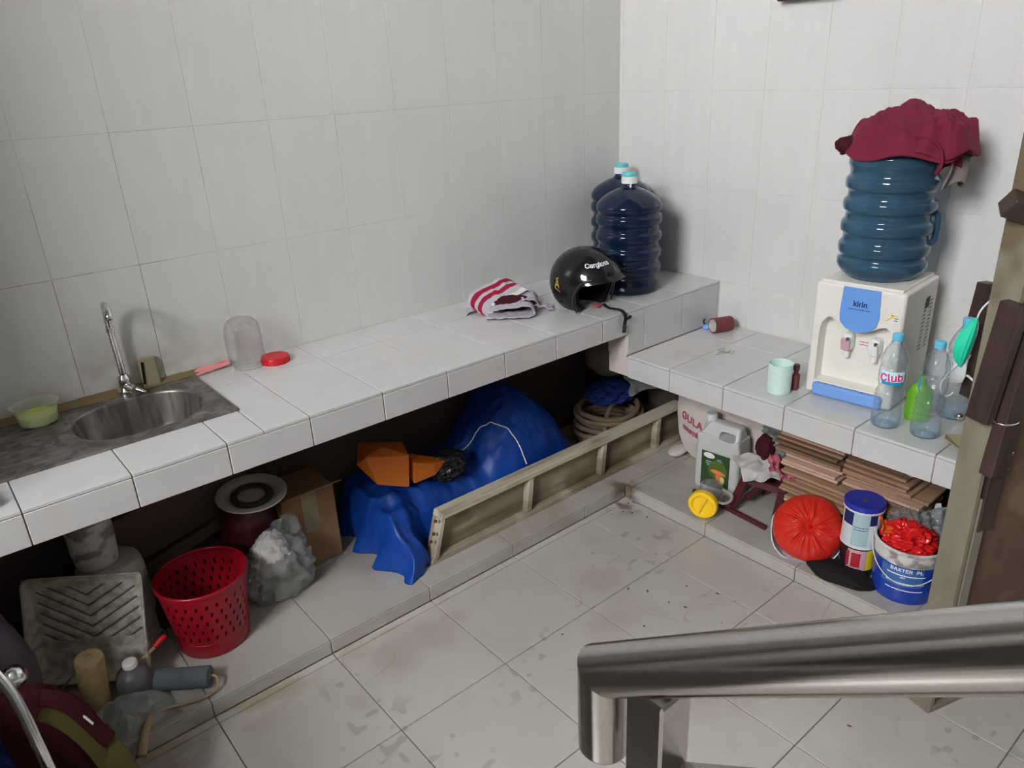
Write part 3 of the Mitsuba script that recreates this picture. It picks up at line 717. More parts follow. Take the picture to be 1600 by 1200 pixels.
# maroon cloth over the upturned gallon
t = thing('maroon_cloth', 'crumpled maroon cloth draped over the upturned gallon on the dispenser', 'cloth')
def drape(seed, c, rx, ry, h, skirt):
    n = 70; u = np.linspace(-1, 1, n); U, V = np.meshgrid(u, u, indexing='ij')
    R_ = np.sqrt(U**2+V**2)/np.maximum(np.maximum(np.abs(U), np.abs(V)), 1e-6); X = U*1.0; Y = V*1.0
    k = np.where(np.maximum(np.abs(U), np.abs(V)) > 0, 1/np.maximum(R_, 1e-6), 1); X, Y = U*k, V*k
    rad = np.sqrt(X**2+Y**2); th = np.arctan2(Y, X)
    q = np.stack([X*2.2+seed, Y*2.2, np.zeros_like(X)], -1)
    fo = meshkit.fbm(q*1.3, 4, seed); rg = 1-np.abs(2*meshkit.fbm(q+17, 3, seed+5)-1)*2
    z = h*(1-rad**2.6) + (fo-.5)*.060*(1-.3*rad) + (rg-.5)*.020
    rim = np.clip((rad-.80)/.20, 0, 1)
    z = z*(1-rim) + rim*(.012*np.sin(th*5+seed)+.01-skirt*rim)
    P = np.stack([c[0]+X*rx*(1+.06*np.sin(th*7+seed)), c[1]+Y*ry*(1+.05*np.sin(th*5)), c[2]+z], -1)
    return P
P = drape(3, (DC[0]-.003, DC[1]-.022, 1.512), .158, .190, .118, .030)
put('top_layer', sheet(P, .006), 'm_maroon', True, parent=t)
P = drape(11, (DC[0]+.010, DC[1]-.120, 1.530), .135, .105, .088, .040)
put('bunched_fold', sheet(P, .006), 'm_maroon', True, parent=t)
def hang(x, pts, w, seed, th=.006, wx=.02):
    c = spline(pts, 26); P = np.zeros((26, 16, 3))
    for j, s in enumerate(np.linspace(-.5, .5, 16)):
        P[:, j] = c + np.array([s*w, 0, 0])
        P[:, j, 1] += wx*np.sin(s*7+np.linspace(0, 2, 26)+seed)*np.linspace(.2, 1, 26)
        P[:, j, 2] += .012*np.sin(s*9+seed)
    return sheet(P, th)
put('hanging_flap', hang(0, [(DC[0]-.03, -1.56, 1.545), (DC[0]-.03, -1.61, 1.538), (DC[0]-.03, -1.634, 1.50), (DC[0]-.03, -1.636, 1.455)], .17, 1), 'm_maroon', True, parent=t)
put('grey_corner', hang(0, [(DC[0]+.02, -1.625, 1.52), (DC[0]+.02, -1.648, 1.49), (DC[0]+.02, -1.652, 1.44), (DC[0]+.02, -1.650, 1.405)], .13, 2.6), 'm_greyfabric', True, parent=t, label='grey-brown cloth corner hanging out below')
put('side_tuck', lump((DC[0]-.085, DC[1]+.118, 1.522), .045, .040, .026, .35, 2.5, 4), 'm_maroondark', True, parent=t)

# ------------------------------------------------------------------ small things on the right counter
t = thing('plastic_cup', 'pale mint green plastic cup near the edge of the right counter', 'cup')
put('cup', xf(lathe(dense([(0, .004), (.034, .004), (.036, 0), (.039, .002), (.0405, .02), (.0425, .108), (.0435, .112), (.041, .112), (.039, .02), (.036, .008), (0, .008)], 60), 40), (-.527, -1.268, ZB)), 'm_mint', 40, parent=t)
put('rim', xf(tube([(.0427*math.cos(a), .0427*math.sin(a), .111) for a in np.arange(40)*np.pi/20], .0015, 6, closed=True), (-.527, -1.268, ZB)), 'm_mint', True, parent=t)
t = thing('small_flask', 'small dark red flask squeezed between the mint cup and the dispenser', 'bottle')
put('body', xf(tm(rbox(.026, .024, .062, .006)), (-.470, -1.297, ZB+.031)), 'm_brownfoil', 30, parent=t)
put('neck', xf(lathe(dense([(.009, 0), (.008, .012), (.011, .016), (.0115, .034), (.009, .037), (0, .037)], 20), 20), (-.470, -1.297, ZB+.061)), 'm_maroonwood', 40, parent=t)
def roll(o, d, r, L):
    return align(lathe(dense([(r-.004, .006), (r-.004, 0), (r, 0), (r, L), (0, L)], 12), 36), o, d)
t = thing('brown_can', 'open brown can lying on its side near the step of the right counter', 'can')
d_ = np.array([.92, -.38, 0]); d_ /= np.linalg.norm(d_); o = np.array([-.158, -.708, ZB+.0335])
put('can', roll(o, d_, .033, .092), 'm_brownfoil', 30, parent=t)
put('inside', align(lathe([(0, .06), (.0285, .06), (.0288, .0005)], 32), o, d_), 'm_greypaper', 30, parent=t, label='pale inside of the can')
t = thing('bottle_stopper', 'small bright blue plastic piece with a black tip beside the lying brown can', 'plastic piece')
put('base', xf(tm(rbox(.035, .03, .022, .007)), (-.125, -.656, ZB+.011), rz=20), 'm_bluefabric' if False else 'm_bluepanel', 30, parent=t)
put('tip', tube(spline([(-.130, -.650, ZB+.02), (-.135, -.645, ZB+.034), (-.126, -.646, ZB+.044)], 10), [.004]*9+[.002], 8), 'm_blackplastic', True, parent=t)
t = thing('nail_scissors', 'small metal scissors lying on the right counter tiles', 'scissors')
o = np.array([-.330, -.890, ZB+.003])
def ring(c, r, rr): return tube([(c[0]+r*math.cos(a), c[1]+.75*r*math.sin(a), c[2]) for a in np.arange(24)*np.pi/12], rr, 6, closed=True)
put('finger_loop', ring(o+[.018, .022, 0], .015, .0022), 'm_chrome', True, parent=t)
put('finger_loop', ring(o+[.025, -.022, 0], .015, .0022), 'm_chrome', True, parent=t)
put('blade', tube(spline([o+[.006, .015, 0], o+[-.010, 0, .001], o+[-.045, .006, 0]], 14), np.linspace(.004, .0015, 14), 6), 'm_chrome', True, parent=t)
put('blade', tube(spline([o+[.012, -.018, 0], o+[-.010, 0, .003], o+[-.046, .0, .002]], 14), np.linspace(.004, .0015, 14), 6), 'm_chrome', True, parent=t)

def pet_profile():
    P = [(0, .010), (.020, .006), (.032, 0), (.040, .003), (.0440, .014), (.0445, .040)]
    for z in (.050, .068, .086, .104): P += [(.0430, z), (.0405, z+.007), (.0425, z+.014)]
    P += [(.039, .126), (.0365, .140), (.0385, .150), (.0400, .153), (.0402, .196), (.0385, .200), (.0365, .206), (.0400, .214), (.0395, .226), (.034, .248), (.024, .268), (.0155, .282), (.0125, .288), (.0125, .296)]
    return P
PP = dense(pet_profile(), 110)
def pet(o, label, kind, ang, s=1.0):
    t = thing('plastic_bottle', label, 'bottle', 'empty water bottles beside the dispenser')
    A = lambda m: xf(m, o, s=s)
    put('body', A(lathe(PP, 48)), 'm_pet', True, parent=t)
    put('base', A(lathe(dense([(0, .0115), (.020, .0075), (.031, .0015), (.038, .004), (.042, .014), (.0425, .030)], 20), 40)), 'm_petbase', True, parent=t, label='bluish thick bottle base')
    put('cap', A(lathe(dense([(.0155, .288), (.0162, .289), (.0160, .307), (.0148, .310), (0, .310)], 20), 32)), 'm_capblue', 40, parent=t)
    put('neck_ring', A(lathe(dense([(.013, .2795), (.017, .280), (.017, .283), (.013, .2835)], 10), 32)), 'm_pet', True, parent=t)
    if kind == 'club':
        lb = put('label', A(band(.0408, .153, .196, ang-.95, ang+.95)), 'm_clublight', True, parent=t, label='pale blue label lettered Club in red')
        put('label_edge', A(band(.0413, .153, .163, ang-.7, ang+.9)), 'm_clubblue', True, parent=lb)
        put('lettering', A(wrap(xf(text('Club', .024), rz=4), .0414, .165, ang)), 'm_clubred', parent=lb)
    else:
        lb = put('label', A(band(.0408, .158, .190, ang-1.45, ang-1.05)), 'm_clubblue', True, parent=t, label='blue strip of label')
        put('print', A(wrap(xf(text('B', .011), ), .0405, .172, ang)), 'm_lettering', parent=t)
    return t
pet((-.527, -1.652, ZB), 'clear water bottle with red lettered label before the dispenser, leftmost of the three', 'club', math.radians(203))
pet((-.512, -1.770, ZB), 'clear water bottle with mostly bare plastic nearest the counter edge, middle of the three', 'plain', math.radians(203))
pet((-.315, -1.770, ZB), 'clear water bottle standing farthest back beside the dispenser and the hanging mask', 'club', math.radians(215), 1.08)
t = thing('green_bottle', 'flat bright green bottle standing between the clear water bottles', 'bottle')
gb = lathe(dense([(0, .004), (.03, 0), (.036, .004), (.038, .02), (.038, .09), (.030, .115), (.016, .128), (.012, .131), (.012, .140), (0, .141)], 50), 40); gb.apply_scale([.55, 1, 1])
put('body', xf(gb, (-.425, -1.705, ZB), rz=20), 'm_green', True, parent=t)
put('neck', xf(lathe(dense([(.0135, .132), (.0135, .150), (0, .151)], 12), 24), (-.425, -1.705, ZB)), 'm_green', 40, parent=t)

# ------------------------------------------------------------------ folded table standing on end, with mask
t = thing('folded_table', 'old folded wooden table standing on end beside the right counter', 'table')
pd = np.array([.118, -.036, 0]); pd /= np.linalg.norm(pd)            # along the panel, away from the stairs
pn = np.array([-pd[1], pd[0], 0])                                   # towards the counter
pL = np.array([-.873, -1.985, 0]); W = .84; HH = 1.62; TH = .072
ang = math.degrees(math.atan2(pd[1], pd[0]))
def PT(m): return xf(m, pL, rz=ang)                                 # local x along the panel, y towards the counter (panel is y in [-TH,0])
put('table_top', PT(box(.022, W-.03, -TH*.82, -TH*.25, .02, HH-.02, .002)), 'm_panel', parent=t)
put('edge_strip', PT(box(0, .022, -TH, 0, 0, HH, .004)), 'm_rim', parent=t, label='grey-green worn edge board')
put('edge_strip', PT(box(W-.03, W-.008, -TH, 0, 0, HH, .004)), 'm_rim', parent=t)
put('edge_strip', PT(box(.022, W-.03, -TH, 0, 0, .020, .002)), 'm_rim', parent=t)
put('edge_strip', PT(box(.022, W-.03, -TH, 0, HH-.020, HH, .002)), 'm_rim', parent=t)
put('brace', PT(xf(box(-.30, .30, -.010, .010, -.022, .022, .002), (.55, -TH*.82-.010, .16), ry=-42)), 'm_rim', parent=t)
put('batten', PT(box(.024, .060, -TH-.002, -TH*.82, .08, .72, .002)), 'm_rim', parent=t)
put('batten', PT(box(.030, .085, -TH-.006, -TH*.82, .62, 1.56, .003)), 'm_darkwood', parent=t)
# legs: two behind, over the counter; one folded across the front edge
def leg(p, q, w, d, mat, name='leg', b=.003):
    p, q = np.array(p, float), np.array(q, float); L = np.linalg.norm(q-p)
    return put(name, frame(box(-w/2, w/2, -d/2, d/2, 0, L, b), p, (pd), q-p), mat, parent=t)
leg((-.150, -1.722, .75), (-.135, -1.738, 1.085), .046, .036, 'm_darkwood')
leg((-.335, -1.818, .77), (-.330, -1.846, 1.098), .050, .044, 'm_darkwood')
leg((-.912, -2.030, .950), (-.906, -2.052, 1.250), .030, .058, 'm_darkwood')
leg((-.870, -2.072, .80), (-.855, -2.085, 1.25), .060, .036, 'm_darkwood')
leg((-.150, -1.738, ZB+.14), (-.300, -1.985, ZB+.14), .030, .03, 'm_darkwood', 'crossbar')
leg((-.335, -1.835, ZB+.20), (-.335, -2.000, ZB+.20), .030, .03, 'm_darkwood', 'crossbar')
leg((-.860, -2.065, 1.44), (-.930, -2.000, 1.475), .045, .05, 'm_darkbrown', 'top_lug')
put('leg_collar', xf(tube([(.033*math.cos(a), .026*math.sin(a), 0) for a in np.arange(24)*np.pi/12], .003, 6, closed=True), (-.862, -2.078, 1.19)), 'm_chrome', True, parent=t)
put('leg_collar', xf(tube([(.033*math.cos(a), .026*math.sin(a), 0) for a in np.arange(24)*np.pi/12], .003, 6, closed=True), (-.868, -2.074, .95)), 'm_chrome', True, parent=t)
hg = put('hinge', cat(tube([(-.845, -2.060, .872), (-.800, -2.075, .915)], .010, 10, flat=.4), tube([(-.845, -2.060, .855), (-.815, -2.085, .80)], .010, 10, flat=.4)), 'm_khaki', 40, parent=t, label='tarnished metal folding hinge')
for c in ((-.845, -2.066, .872), (-.803, -2.082, .838), (-.842, -2.066, .80)):
    put('bolt', xf(tm(m3.Manifold.sphere(.008, 16)), c), 'm_chrome', True, parent=hg)
put('foot_cap', xf(lathe(dense([(0, 0), (.016, 0), (.017, .006), (.012, .02), (0, .022)], 16), 20), (-.190, -1.752, ZB+.055), rx=70), 'm_chrome', 40, parent=t)
put('foot_cap', xf(lathe(dense([(0, 0), (.014, 0), (.015, .006), (.010, .018), (0, .02)], 16), 20), (-.345, -1.800, ZB+.012), rx=30), 'm_chrome', 40, parent=t)
t2 = thing('face_mask', 'green surgical face mask hanging by its white loop from the table leg', 'face mask')
mo = np.array([-.425, -1.812, .972]); mu = np.array([.62, -.50, .0]); mu /= np.linalg.norm(mu)
mv = np.array([-.10, .10, -1.0]); mv /= np.linalg.norm(mv); mw = np.cross(mu, mv); mw = mw if mw[0] < 0 else -mw
U, V = np.meshgrid(np.linspace(-1, 1, 16), np.linspace(-1, 1, 26), indexing='ij')
wid = .026*np.clip(1.02-np.abs(V)**2.4, .05, 1)
P = mo + (U*wid - .010*(1-V**2))[..., None]*mu + (V*.078)[..., None]*mv + (.022*(1-U**2)*(1-V**2*.7)+.0022*np.sin(U*14))[..., None]*mw
put('fabric', sheet(P, .002), 'm_turquoise', True, parent=t2)
put('top_binding', tube([mo+mu*(wid[-1, j]-.010*(1-V[0, j]**2))+mv*.078*V[0, j]+mw*.002 for j in range(26)], .0035, 8, flat=.6), 'm_white', True, parent=t2)
P = mo + mv*.088 + ((U+.2)*.020)[..., None]*mu + (V*.046)[..., None]*mv + (.006*np.sin(V*3)+.003*U)[..., None]*mw
put('inner_layer', sheet(P, .002), 'm_whiteplastic', True, parent=t2, label='white inner layer')
put('ear_loop', tube(spline([mo-mv*.078+mu*.004, (-.410, -1.835, 1.090), (-.395, -1.850, 1.110), (-.360, -1.872, 1.118), (-.320, -1.880, 1.105)], 30), .0028, 8), 'm_white', True, parent=t2)
put('ear_loop', tube(spline([mo+mv*.070-mu*.006, mo+mv*.110-mu*.030, mo+mv*.150-mu*.034, mo+mv*.178-mu*.010, mo+mv*.165+mu*.012], 30), .0028, 8), 'm_white', True, parent=t2)
t2 = put('white_string', tube(spline([(-.385, -1.858, 1.095), (-.384, -1.856, 1.03), (-.386, -1.853, .95), (-.388, -1.850, .86), (-.392, -1.856, .835), (-.400, -1.836, .850), (-.412, -1.822, .862)], 40), .0038, 8), 'm_white', True, label='thin white string hanging down along the dark table leg', cat='string')
t2 = put('cardboard_scrap', xf(sheet(np.array([[(-.035, -.03, 0.004), (-.02, .035, .030)], [(.05, -.035, .030), (.05, .045, .014)]]), .003), (-.545, -1.880, ZB+.004), rz=10), 'm_khaki', label='greyish brown cardboard scrap at the end of the right counter', cat='cardboard')

# ------------------------------------------------------------------ handrail in front
t = thing('stair_handrail', 'thick polished stainless steel handrail in the near foreground', 'handrail')
r0, r1 = np.array([-2.4414, -2.2285, 1.2795]), np.array([-2.426, -2.525, 1.491])
dd_ = (r1-r0)/np.linalg.norm(r1-r0); rL = 2.05; RR = .0246
low_ = np.array([0, 0, -1.])
# mitred elbow: rail and stub cut on the bisecting plane
def cyl(o, d, r, a, b, seg=64):
    m = m3.Manifold.cylinder(b-a, r, r, seg).translate((0, 0, a)); mm = tm(m); return align(mm, o, d)
def man(m):
    m = trimesh.Trimesh(np.array(m.vertices), np.array(m.faces), process=True); m.fix_normals()
    return m3.Manifold(m3.Mesh(np.asarray(m.vertices, np.float32), np.asarray(m.faces, np.uint32)))
bis = dd_ - low_; bis /= np.linalg.norm(bis)
railm = man(cyl(r0, dd_, RR, -.2, rL)).trim_by_plane(tuple(bis), float(bis@r0))
stubm = man(cyl(r0, low_, RR, -.2, .090)).trim_by_plane(tuple(-bis), float(-bis@r0))
put('rail', tm(railm), 'm_stainless', 40, parent=t)
put('end_stub', tm(stubm), 'm_stainless', 40, parent=t)
put('end_cap', xf(lathe(dense([(0, -.012), (.014, -.010), (.0222, -.004), (.0246, .004)], 16), 40), r0+np.array([0, 0, -.090])), 'm_stainless', True, parent=t)
def sq(p, q, w, mat='m_stainless', up=(1, 0, 0), name='post'):
    p, q = np.array(p, float), np.array(q, float)
    return put(name, frame(box(-w/2, w/2, -w/2, w/2, 0, np.linalg.norm(q-p), .0025), p, up, q-p), mat, parent=t)
def railpt(s): return r0 + dd_*s
for s in (.075, 1.25):
    c = railpt(s); zlow = 0.0
    sq((c[0], c[1], zlow), (c[0], c[1], c[2]-.02), .040)
lo0 = railpt(.075) + np.array([0, 0, -.135]); lo1 = railpt(2.0)+np.array([0, 0, -.135])
sq(lo0, lo1, .030, name='lower_rail')
for k in range(9):
    c = railpt(.30+.19*k)
    if abs(.30+.19*k-1.25) > .06: sq((c[0], c[1], 0.0), (c[0], c[1], c[2]-.145), .016, name='baluster') if False else None
# stairs under the rail, beside the photographer

# ------------------------------------------------------------------ under the left counter
t = thing('blue_tarp', 'big bundle of bright blue tarpaulin sheet under the left counter', 'tarpaulin')
nx, ny = 150, 70
TX0, TX1, TYB, TYF = -1.735, -.60, -.06, -.545
X, Y = np.meshgrid(np.linspace(TX0, TX1, nx), np.linspace(TYB, TYF, ny), indexing='ij')
def tarp_h(X, Y):
    hx = np.interp(X, [-1.74, -1.70, -1.60, -1.45, -1.36, -1.28, -1.18, -1.05, -.95, -.85, -.74, -.66, -.60],
                      [.20, .255, .27, .265, .23, .215, .25, .40, .475, .44, .32, .17, .02])
    yf = tarp_front(X)
    q = np.stack([X*5, Y*5, X*0], -1)
    n1 = meshkit.fbm(q, 4, 3)-.5; n2 = 1-np.abs(2*meshkit.fbm(q*1.7+30, 3, 9)-1)*2.0
    yy = np.clip((Y-yf-.035*n1)/np.maximum(TYB-yf, .05), 0, 1)          # 0 at the front hem, 1 at the wall
    prof = np.minimum(1, 1-np.exp(-yy*5.2))*(1-.08*yy)
    xe = np.clip((X-TX0)/.05, 0, 1)**.6
    return H + np.maximum(.004, hx*prof*np.minimum(xe+.05*n1, 1) + (n1*.070 + (n2-.5)*.034)*prof*np.minimum(xe*2, 1))
def tarp_front(x): return np.interp(x, [-1.74, -1.68, -1.62, -1.585, -1.54, -1.0, -.6], [-.47, -.560, -.545, -.475, -.440, -.440, -.38])
def ymap_sheet():
    q_ = np.linspace(0, 1, ny)**.8
    Yg = TYB + (tarp_front(X[:, :1])+.010*np.sin(X[:, :1]*60)-TYB)*q_[None]
    Zg = tarp_h(X, Yg); Zg[:, -1] = H+.004; Zg[0] = H+.004+.0*Zg[0]; Zg[-1] = H+.004
    top = np.stack([X, Yg, Zg], -1).reshape(-1, 3); bot = top.copy(); bot[:, 2] = H+.001
    F_ = np.array(grid_faces(nx, ny)); k = nx*ny
    m = M(np.vstack([top, bot]), np.vstack([F_[:, ::-1], F_+k])); return m
mt = ymap_sheet()
# pull hems into loose folds
v = np.array(mt.vertices); low_f = np.exp(-(v[:, 2]-H)/.09)
v[:, 0] += .030*low_f*np.sin(v[:, 1]*38+v[:, 2]*14)*(v[:, 0] < -1.55); v[:, 1] += .012*low_f*np.sin(v[:, 0]*42)*(v[:, 1] < -.3)*(v[:, 0] < -1.6)
mt.vertices = v
put('bundle', mt, 'm_tarp', True, parent=t)
def tarp_line(xy):
    c = spline(np.array(xy), 40); from_pts = np.array(mt.vertices)[:nx*ny]
    from scipy.spatial import cKDTree
    kd = cKDTree(from_pts[:, :2]); _, ii = kd.query(c, k=4)
    return np.c_[c, from_pts[ii, 2].mean(1)+.004]
put('white_twine', tube(tarp_line([(-1.19, -.20), (-1.12, -.225), (-1.07, -.27), (-1.03, -.34), (-1.005, -.41)]), .003, 6), 'm_white', True, label='thin white twine lying over the blue tarpaulin', cat='twine')
t = thing('orange_sheet', 'folded orange plastic sheet lying on top of the blue tarpaulin', 'plastic sheet')
def facet(pts, r, c, rz=0, ry=0):
    hull = m3.Manifold.batch_hull([m3.Manifold.sphere(r, 12).translate(tuple(p)) for p in pts])
    return xf(tm(hull), c, rz=rz, ry=ry)
put('bulk', facet([(-.115, -.055, .050), (-.115, .06, .055), (-.125, .0, .0), (-.06, -.07, -.045), (-.05, .06, -.045), (.055, -.075, -.055), (.075, .05, -.050), (.045, -.050, .055), (.05, .06, .060), (-.05, -.02, .075)], .008, (-1.575, -.265, .395), -16, 14), 'm_orange', 30, parent=t)
put('folded_corner', facet([(-.06, -.05, -.03), (-.06, .03, -.02), (-.055, -.035, .040), (-.05, .04, .045), (.02, -.03, .022), (.09, .0, .006), (.06, .02, .015), (.03, -.035, -.02)], .006, (-1.455, -.315, .355), -10, 6), 'm_orange', 30, parent=t)
put('black_bag', lump((-1.345, -.300, .318), .085, .075, .055, .35, 2.6, 21, ridge=True), 'm_blackplastic', True, label='crumpled black plastic bag on the tarpaulin next to the orange sheet', cat='plastic bag')

t = thing('wooden_beam', 'long dirty cream painted wooden channel beam lying along the plinth edge', 'beam')
bL, bR = -1.590, -.070
def beam(y0, y1, z0, z1, b=.003, x0=bL, x1=bR, sh=.0):
    m = box(x0, x1, y0, y1, z0, z1, b)
    v = np.array(m.vertices)
    v[:, 1] += (v[:, 2]-H)*.12                     # leans back on the tarpaulin
    v[:, 0] += (v[:, 2]-H)*.40*(v[:, 0] < -1.2)      # oblique sawn left end
    m.vertices = v; return m
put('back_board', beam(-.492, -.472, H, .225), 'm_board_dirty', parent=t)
put('top_rail', beam(-.532, -.472, .2255, .250), 'm_board', parent=t)
put('bottom_rail', beam(-.522, -.4925, H, .082), 'm_board', parent=t)
put('end_piece', beam(-.532, -.4925, .0825, .225, x0=bL, x1=bL+.022), 'm_board', parent=t)
for x in (-1.115, -.675, -.30):
    m = box(x, x+.030, -.524, -.4925, .084, .2250, .003); v = np.array(m.vertices); v[:, 1] += (v[:, 2]-H)*.12; v[:, 0] += (v[:, 2]-H)*.25; m.vertices = v
    put('rib', m, 'm_board', parent=t)
for k, (x, z) in enumerate(((-1.548, .236), (-1.560, .190), (-1.575, .165))):
    put('nail_hole', xf(m3.Manifold.sphere(.006, 10).to_mesh() and tm(m3.Manifold.sphere(.007, 10)), (x-.004+(z-.2)*.1, -.533+(z-H)*.12, z), s=1), 'm_rust', True, parent=t)

t = thing('cardboard_box', 'brown cardboard box standing against the wall under the left counter', 'box')
put('box', box(-2.005, -1.795, -.205, -.015, H, .375, .004), 'm_card', parent=t)
put('flap', xf(box(-.105, .105, -.09, .0, -.0015, .0015), (-1.90, -.203, .378), rx=-28), 'm_card', parent=t)
put('flap', xf(box(-.105, .105, .0, .07, -.0015, .0015), (-1.90, -.015, .378), rx=35), 'm_card', parent=t) if False else None
put('tape', box(-1.93, -1.87, -.2062, -.2048, .21, .374), 'm_khaki', parent=t)

t = thing('dark_drum', 'dark brown plastic drum under the left counter carrying a cream plate', 'drum')
put('body', xf(lathe(dense([(0, 0), (.085, 0), (.095, .01), (.098, .10), (.092, .105), (.098, .11), (.098, .26), (.085, .31), (.085, .33), (.075, .358), (0, .358)], 60), 40), (-2.105, -.118, H)), 'm_maroonwood', 40, parent=t)
t = thing('cream_plate', 'round cream rimmed plate with a dark rusty ring, lying on the dark drum', 'plate')
o = (-2.095, -.185, H+.362)
put('plate', xf(lathe(dense([(0, 0), (.07, 0), (.105, .022), (.122, .026), (.122, .032), (.10, .030), (.070, .012), (.0, .012)], 50), 48), o, rz=5, rx=5), 'm_dirtywhite' if False else 'm_cream_dark', 40, parent=t)
put('rusty_ring', xf(lathe(dense([(.048, .016), (.050, .024), (.070, .026), (.074, .020), (.072, .015)], 24), 40), o, rx=5), 'm_rust', 40, parent=t)
t = thing('clear_bag', 'clear plastic bag with a white lump, between red basket and cardboard box', 'plastic bag')
put('bag', lump((-2.075, -.275, H+.100), .118, .070, .150, .32, 2.2, 31, floor=H+.0015, ridge=True), 'm_clearbag', True, parent=t)
put('contents', lump((-2.100, -.292, H+.190), .062, .048, .088, .7, 2.6, 33), 'm_greypaper', True, parent=t, label='whitish crumpled contents')
put('bag_neck', xf(crumple((0, 0, 0), .06, .07, .02, seed=6, n=16), (-2.03, -.285, H+.225), rx=70, rz=20), 'm_clearbag', True, parent=t)
put('lower_contents', lump((-2.055, -.285, H+.05), .085, .045, .048, .4, 2.0, 35, floor=H+.002), 'm_greybrown', True, parent=t)

# red perforated basket
t = thing('waste_basket', 'red plastic perforated waste basket on the plinth under the sink', 'basket')
bo = np.array([-2.352, -.335, H]); hb, rb, rt = .262, .108, .142
NS, NR = 108, 33
def bpt(i, j, r_off=0):
    z = hb*j/(NR-1); a = 2*np.pi*i/NS + z*1.1
    r = rb+(rt-rb)*j/(NR-1)+r_off
    return [r*math.cos(a), r*math.sin(a), z]
Vb = [bpt(i, j, -.0012) for i in range(NS) for j in range(NR)] + [bpt(i, j, .0012) for i in range(NS) for j in range(NR)]
def hole(i, j):
    i %= NS
    if j < 9 or j > 27: return False
    row = (j-9) % 4
    return row < 2 and ((i+((j-9)//4)*2) % 4) < 1 
Fb = []; K = NS*NR
I = lambda i, j: (i % NS)*NR+j
for i in range(NS):
    for j in range(NR-1):
        if hole(i, j): continue
        a, b, c, d = I(i, j), I(i+1, j), I(i+1, j+1), I(i, j+1)
        Fb += [[a+K, b+K, c+K], [a+K, c+K, d+K], [a, c, b], [a, d, c]]
        if hole(i+1, j): Fb += [[b, c, c+K], [b, c+K, b+K]]
        if hole(i-1, j): Fb += [[a, a+K, d+K], [a, d+K, d]]
        if j+1 < NR-1 and hole(i, j+1): Fb += [[d, d+K, c+K], [d, c+K, c]]
        if j > 0 and hole(i, j-1): Fb += [[a, b, b+K], [a, b+K, a+K]]
put('side', xf(M(Vb, Fb), bo), 'm_redplastic', parent=t)
put('bottom', xf(disk(rb-.001, .004, 48), bo+[0, 0, .002]), 'm_redplastic', 40, parent=t)
put('rim', xf(lathe(dense([(rt-.002, hb-.012), (rt+.005, hb-.010), (rt+.006, hb), (rt+.001, hb+.004), (rt-.004, hb), (rt-.002, hb-.012)], 24), 64), bo), 'm_redplastic', 50, parent=t)
put('base_band', xf(lathe(dense([(rb+.000, .0), (rb+.003, .001), (rb+.0095, .058), (rb+.006, .060)], 12), 64), bo), 'm_redplastic', 40, parent=t)

# paint tray, rollers and other painting things
t = thing('paint_tray', 'paint-splashed white paint roller tray propped up at the left under the counter', 'paint tray')
tw, tl = .365, .335
def tray_pt(u, v):            # u across, v from the well (0) to the top of the ramp (1)
    return u, v
NU, NV = 72, 200
U, V = np.meshgrid(np.linspace(-tw/2, tw/2, NU), np.linspace(0, tl, NV), indexing='ij')
dep = np.interp(V, [0, .012, .09, .13, tl-.02, tl], [0, -.055, -.060, -.050, -.012, 0])
side = np.clip((tw/2-np.abs(U))/.016, 0, 1)
ph = ((V - .60*np.abs(U))/.036) % 1.0
groove = np.exp(-((ph-.5)/.13)**2)*(V > .12)*(V < tl-.03)*(np.abs(U) < tw/2-.028)
dep = dep*side - .010*groove
tuv = np.stack([groove, V], -1).reshape(-1, 2); tuv = np.vstack([tuv, tuv])
tr = sheet(np.stack([U, V, dep], -1), .0025)
lean = math.radians(70)
ex_, up_ = np.array([.80, -.60, 0]), None
bk = np.array([.60, .80, 0])
ydir = bk*math.cos(lean)+np.array([0, 0, 1])*math.sin(lean)
def TR(m, o=(-2.735, -.315, H+.030)):
    A = np.eye(4); A[:3, 0] = ex_; A[:3, 1] = ydir; A[:3, 2] = np.cross(ex_, ydir); A[:3, 3] = o
    m = m.copy(); m.apply_transform(A); return m
put('tray', TR(tr), 'm_tray', True, parent=t, uv=tuv)
put('rim', TR(tube(poly([(-tw/2, .01, 0), (-tw/2, tl-.02, 0), (-tw/2+.006, tl-.006, 0), (-tw/2+.02, tl, 0), (tw/2-.010, tl, 0), (tw/2-.002, tl-.003, 0), (tw/2, tl-.010, 0), (tw/2, .01, 0)], 120), .0045, 8)), 'm_tray', True, parent=t)
t = thing('paint_pail', 'paint-splashed white pail standing on an upturned basin behind the paint tray', 'pail')
put('body', xf(lathe(dense([(0, 0), (.058, 0), (.062, .005), (.078, .25), (.082, .252), (.082, .262), (.076, .262), (.06, .01), (0, .008)], 60), 40), (-2.600, -.125, .372)), 'm_dirtywhite', 40, parent=t)
for z in (.17, .205, .235): put('hoop', xf(tube([((.0665+.062*z)*math.cos(a), (.0665+.062*z)*math.sin(a), z) for a in np.arange(40)*np.pi/20], .0025, 6, closed=True), (-2.600, -.125, .372)), 'm_dirtywhite', True, parent=t)
t = thing('upturned_basin', 'cream plastic basin turned upside down under the sink', 'basin')
put('basin', xf(lathe(dense([(.112, 0), (.114, .012), (.106, .015), (.104, .25), (.095, .302), (.08, .312), (0, .312)], 60), 48), (-2.575, -.130, H)), 'm_cream_dark', 40, parent=t)
t = thing('wide_roller', 'paint roller with a thick tan sleeve standing upright before the tray', 'paint roller')
ra, rb_ = np.array([-2.742, -.425, H+.006]), np.array([-2.722, -.435, H+.205])
put('sleeve', align(lathe(dense([(.012, 0), (.036, 0), (.039, .004), (.039, .196), (.036, .20), (.012, .20)], 40), 36), ra, rb_-ra), 'm_rollertan', 40, parent=t)
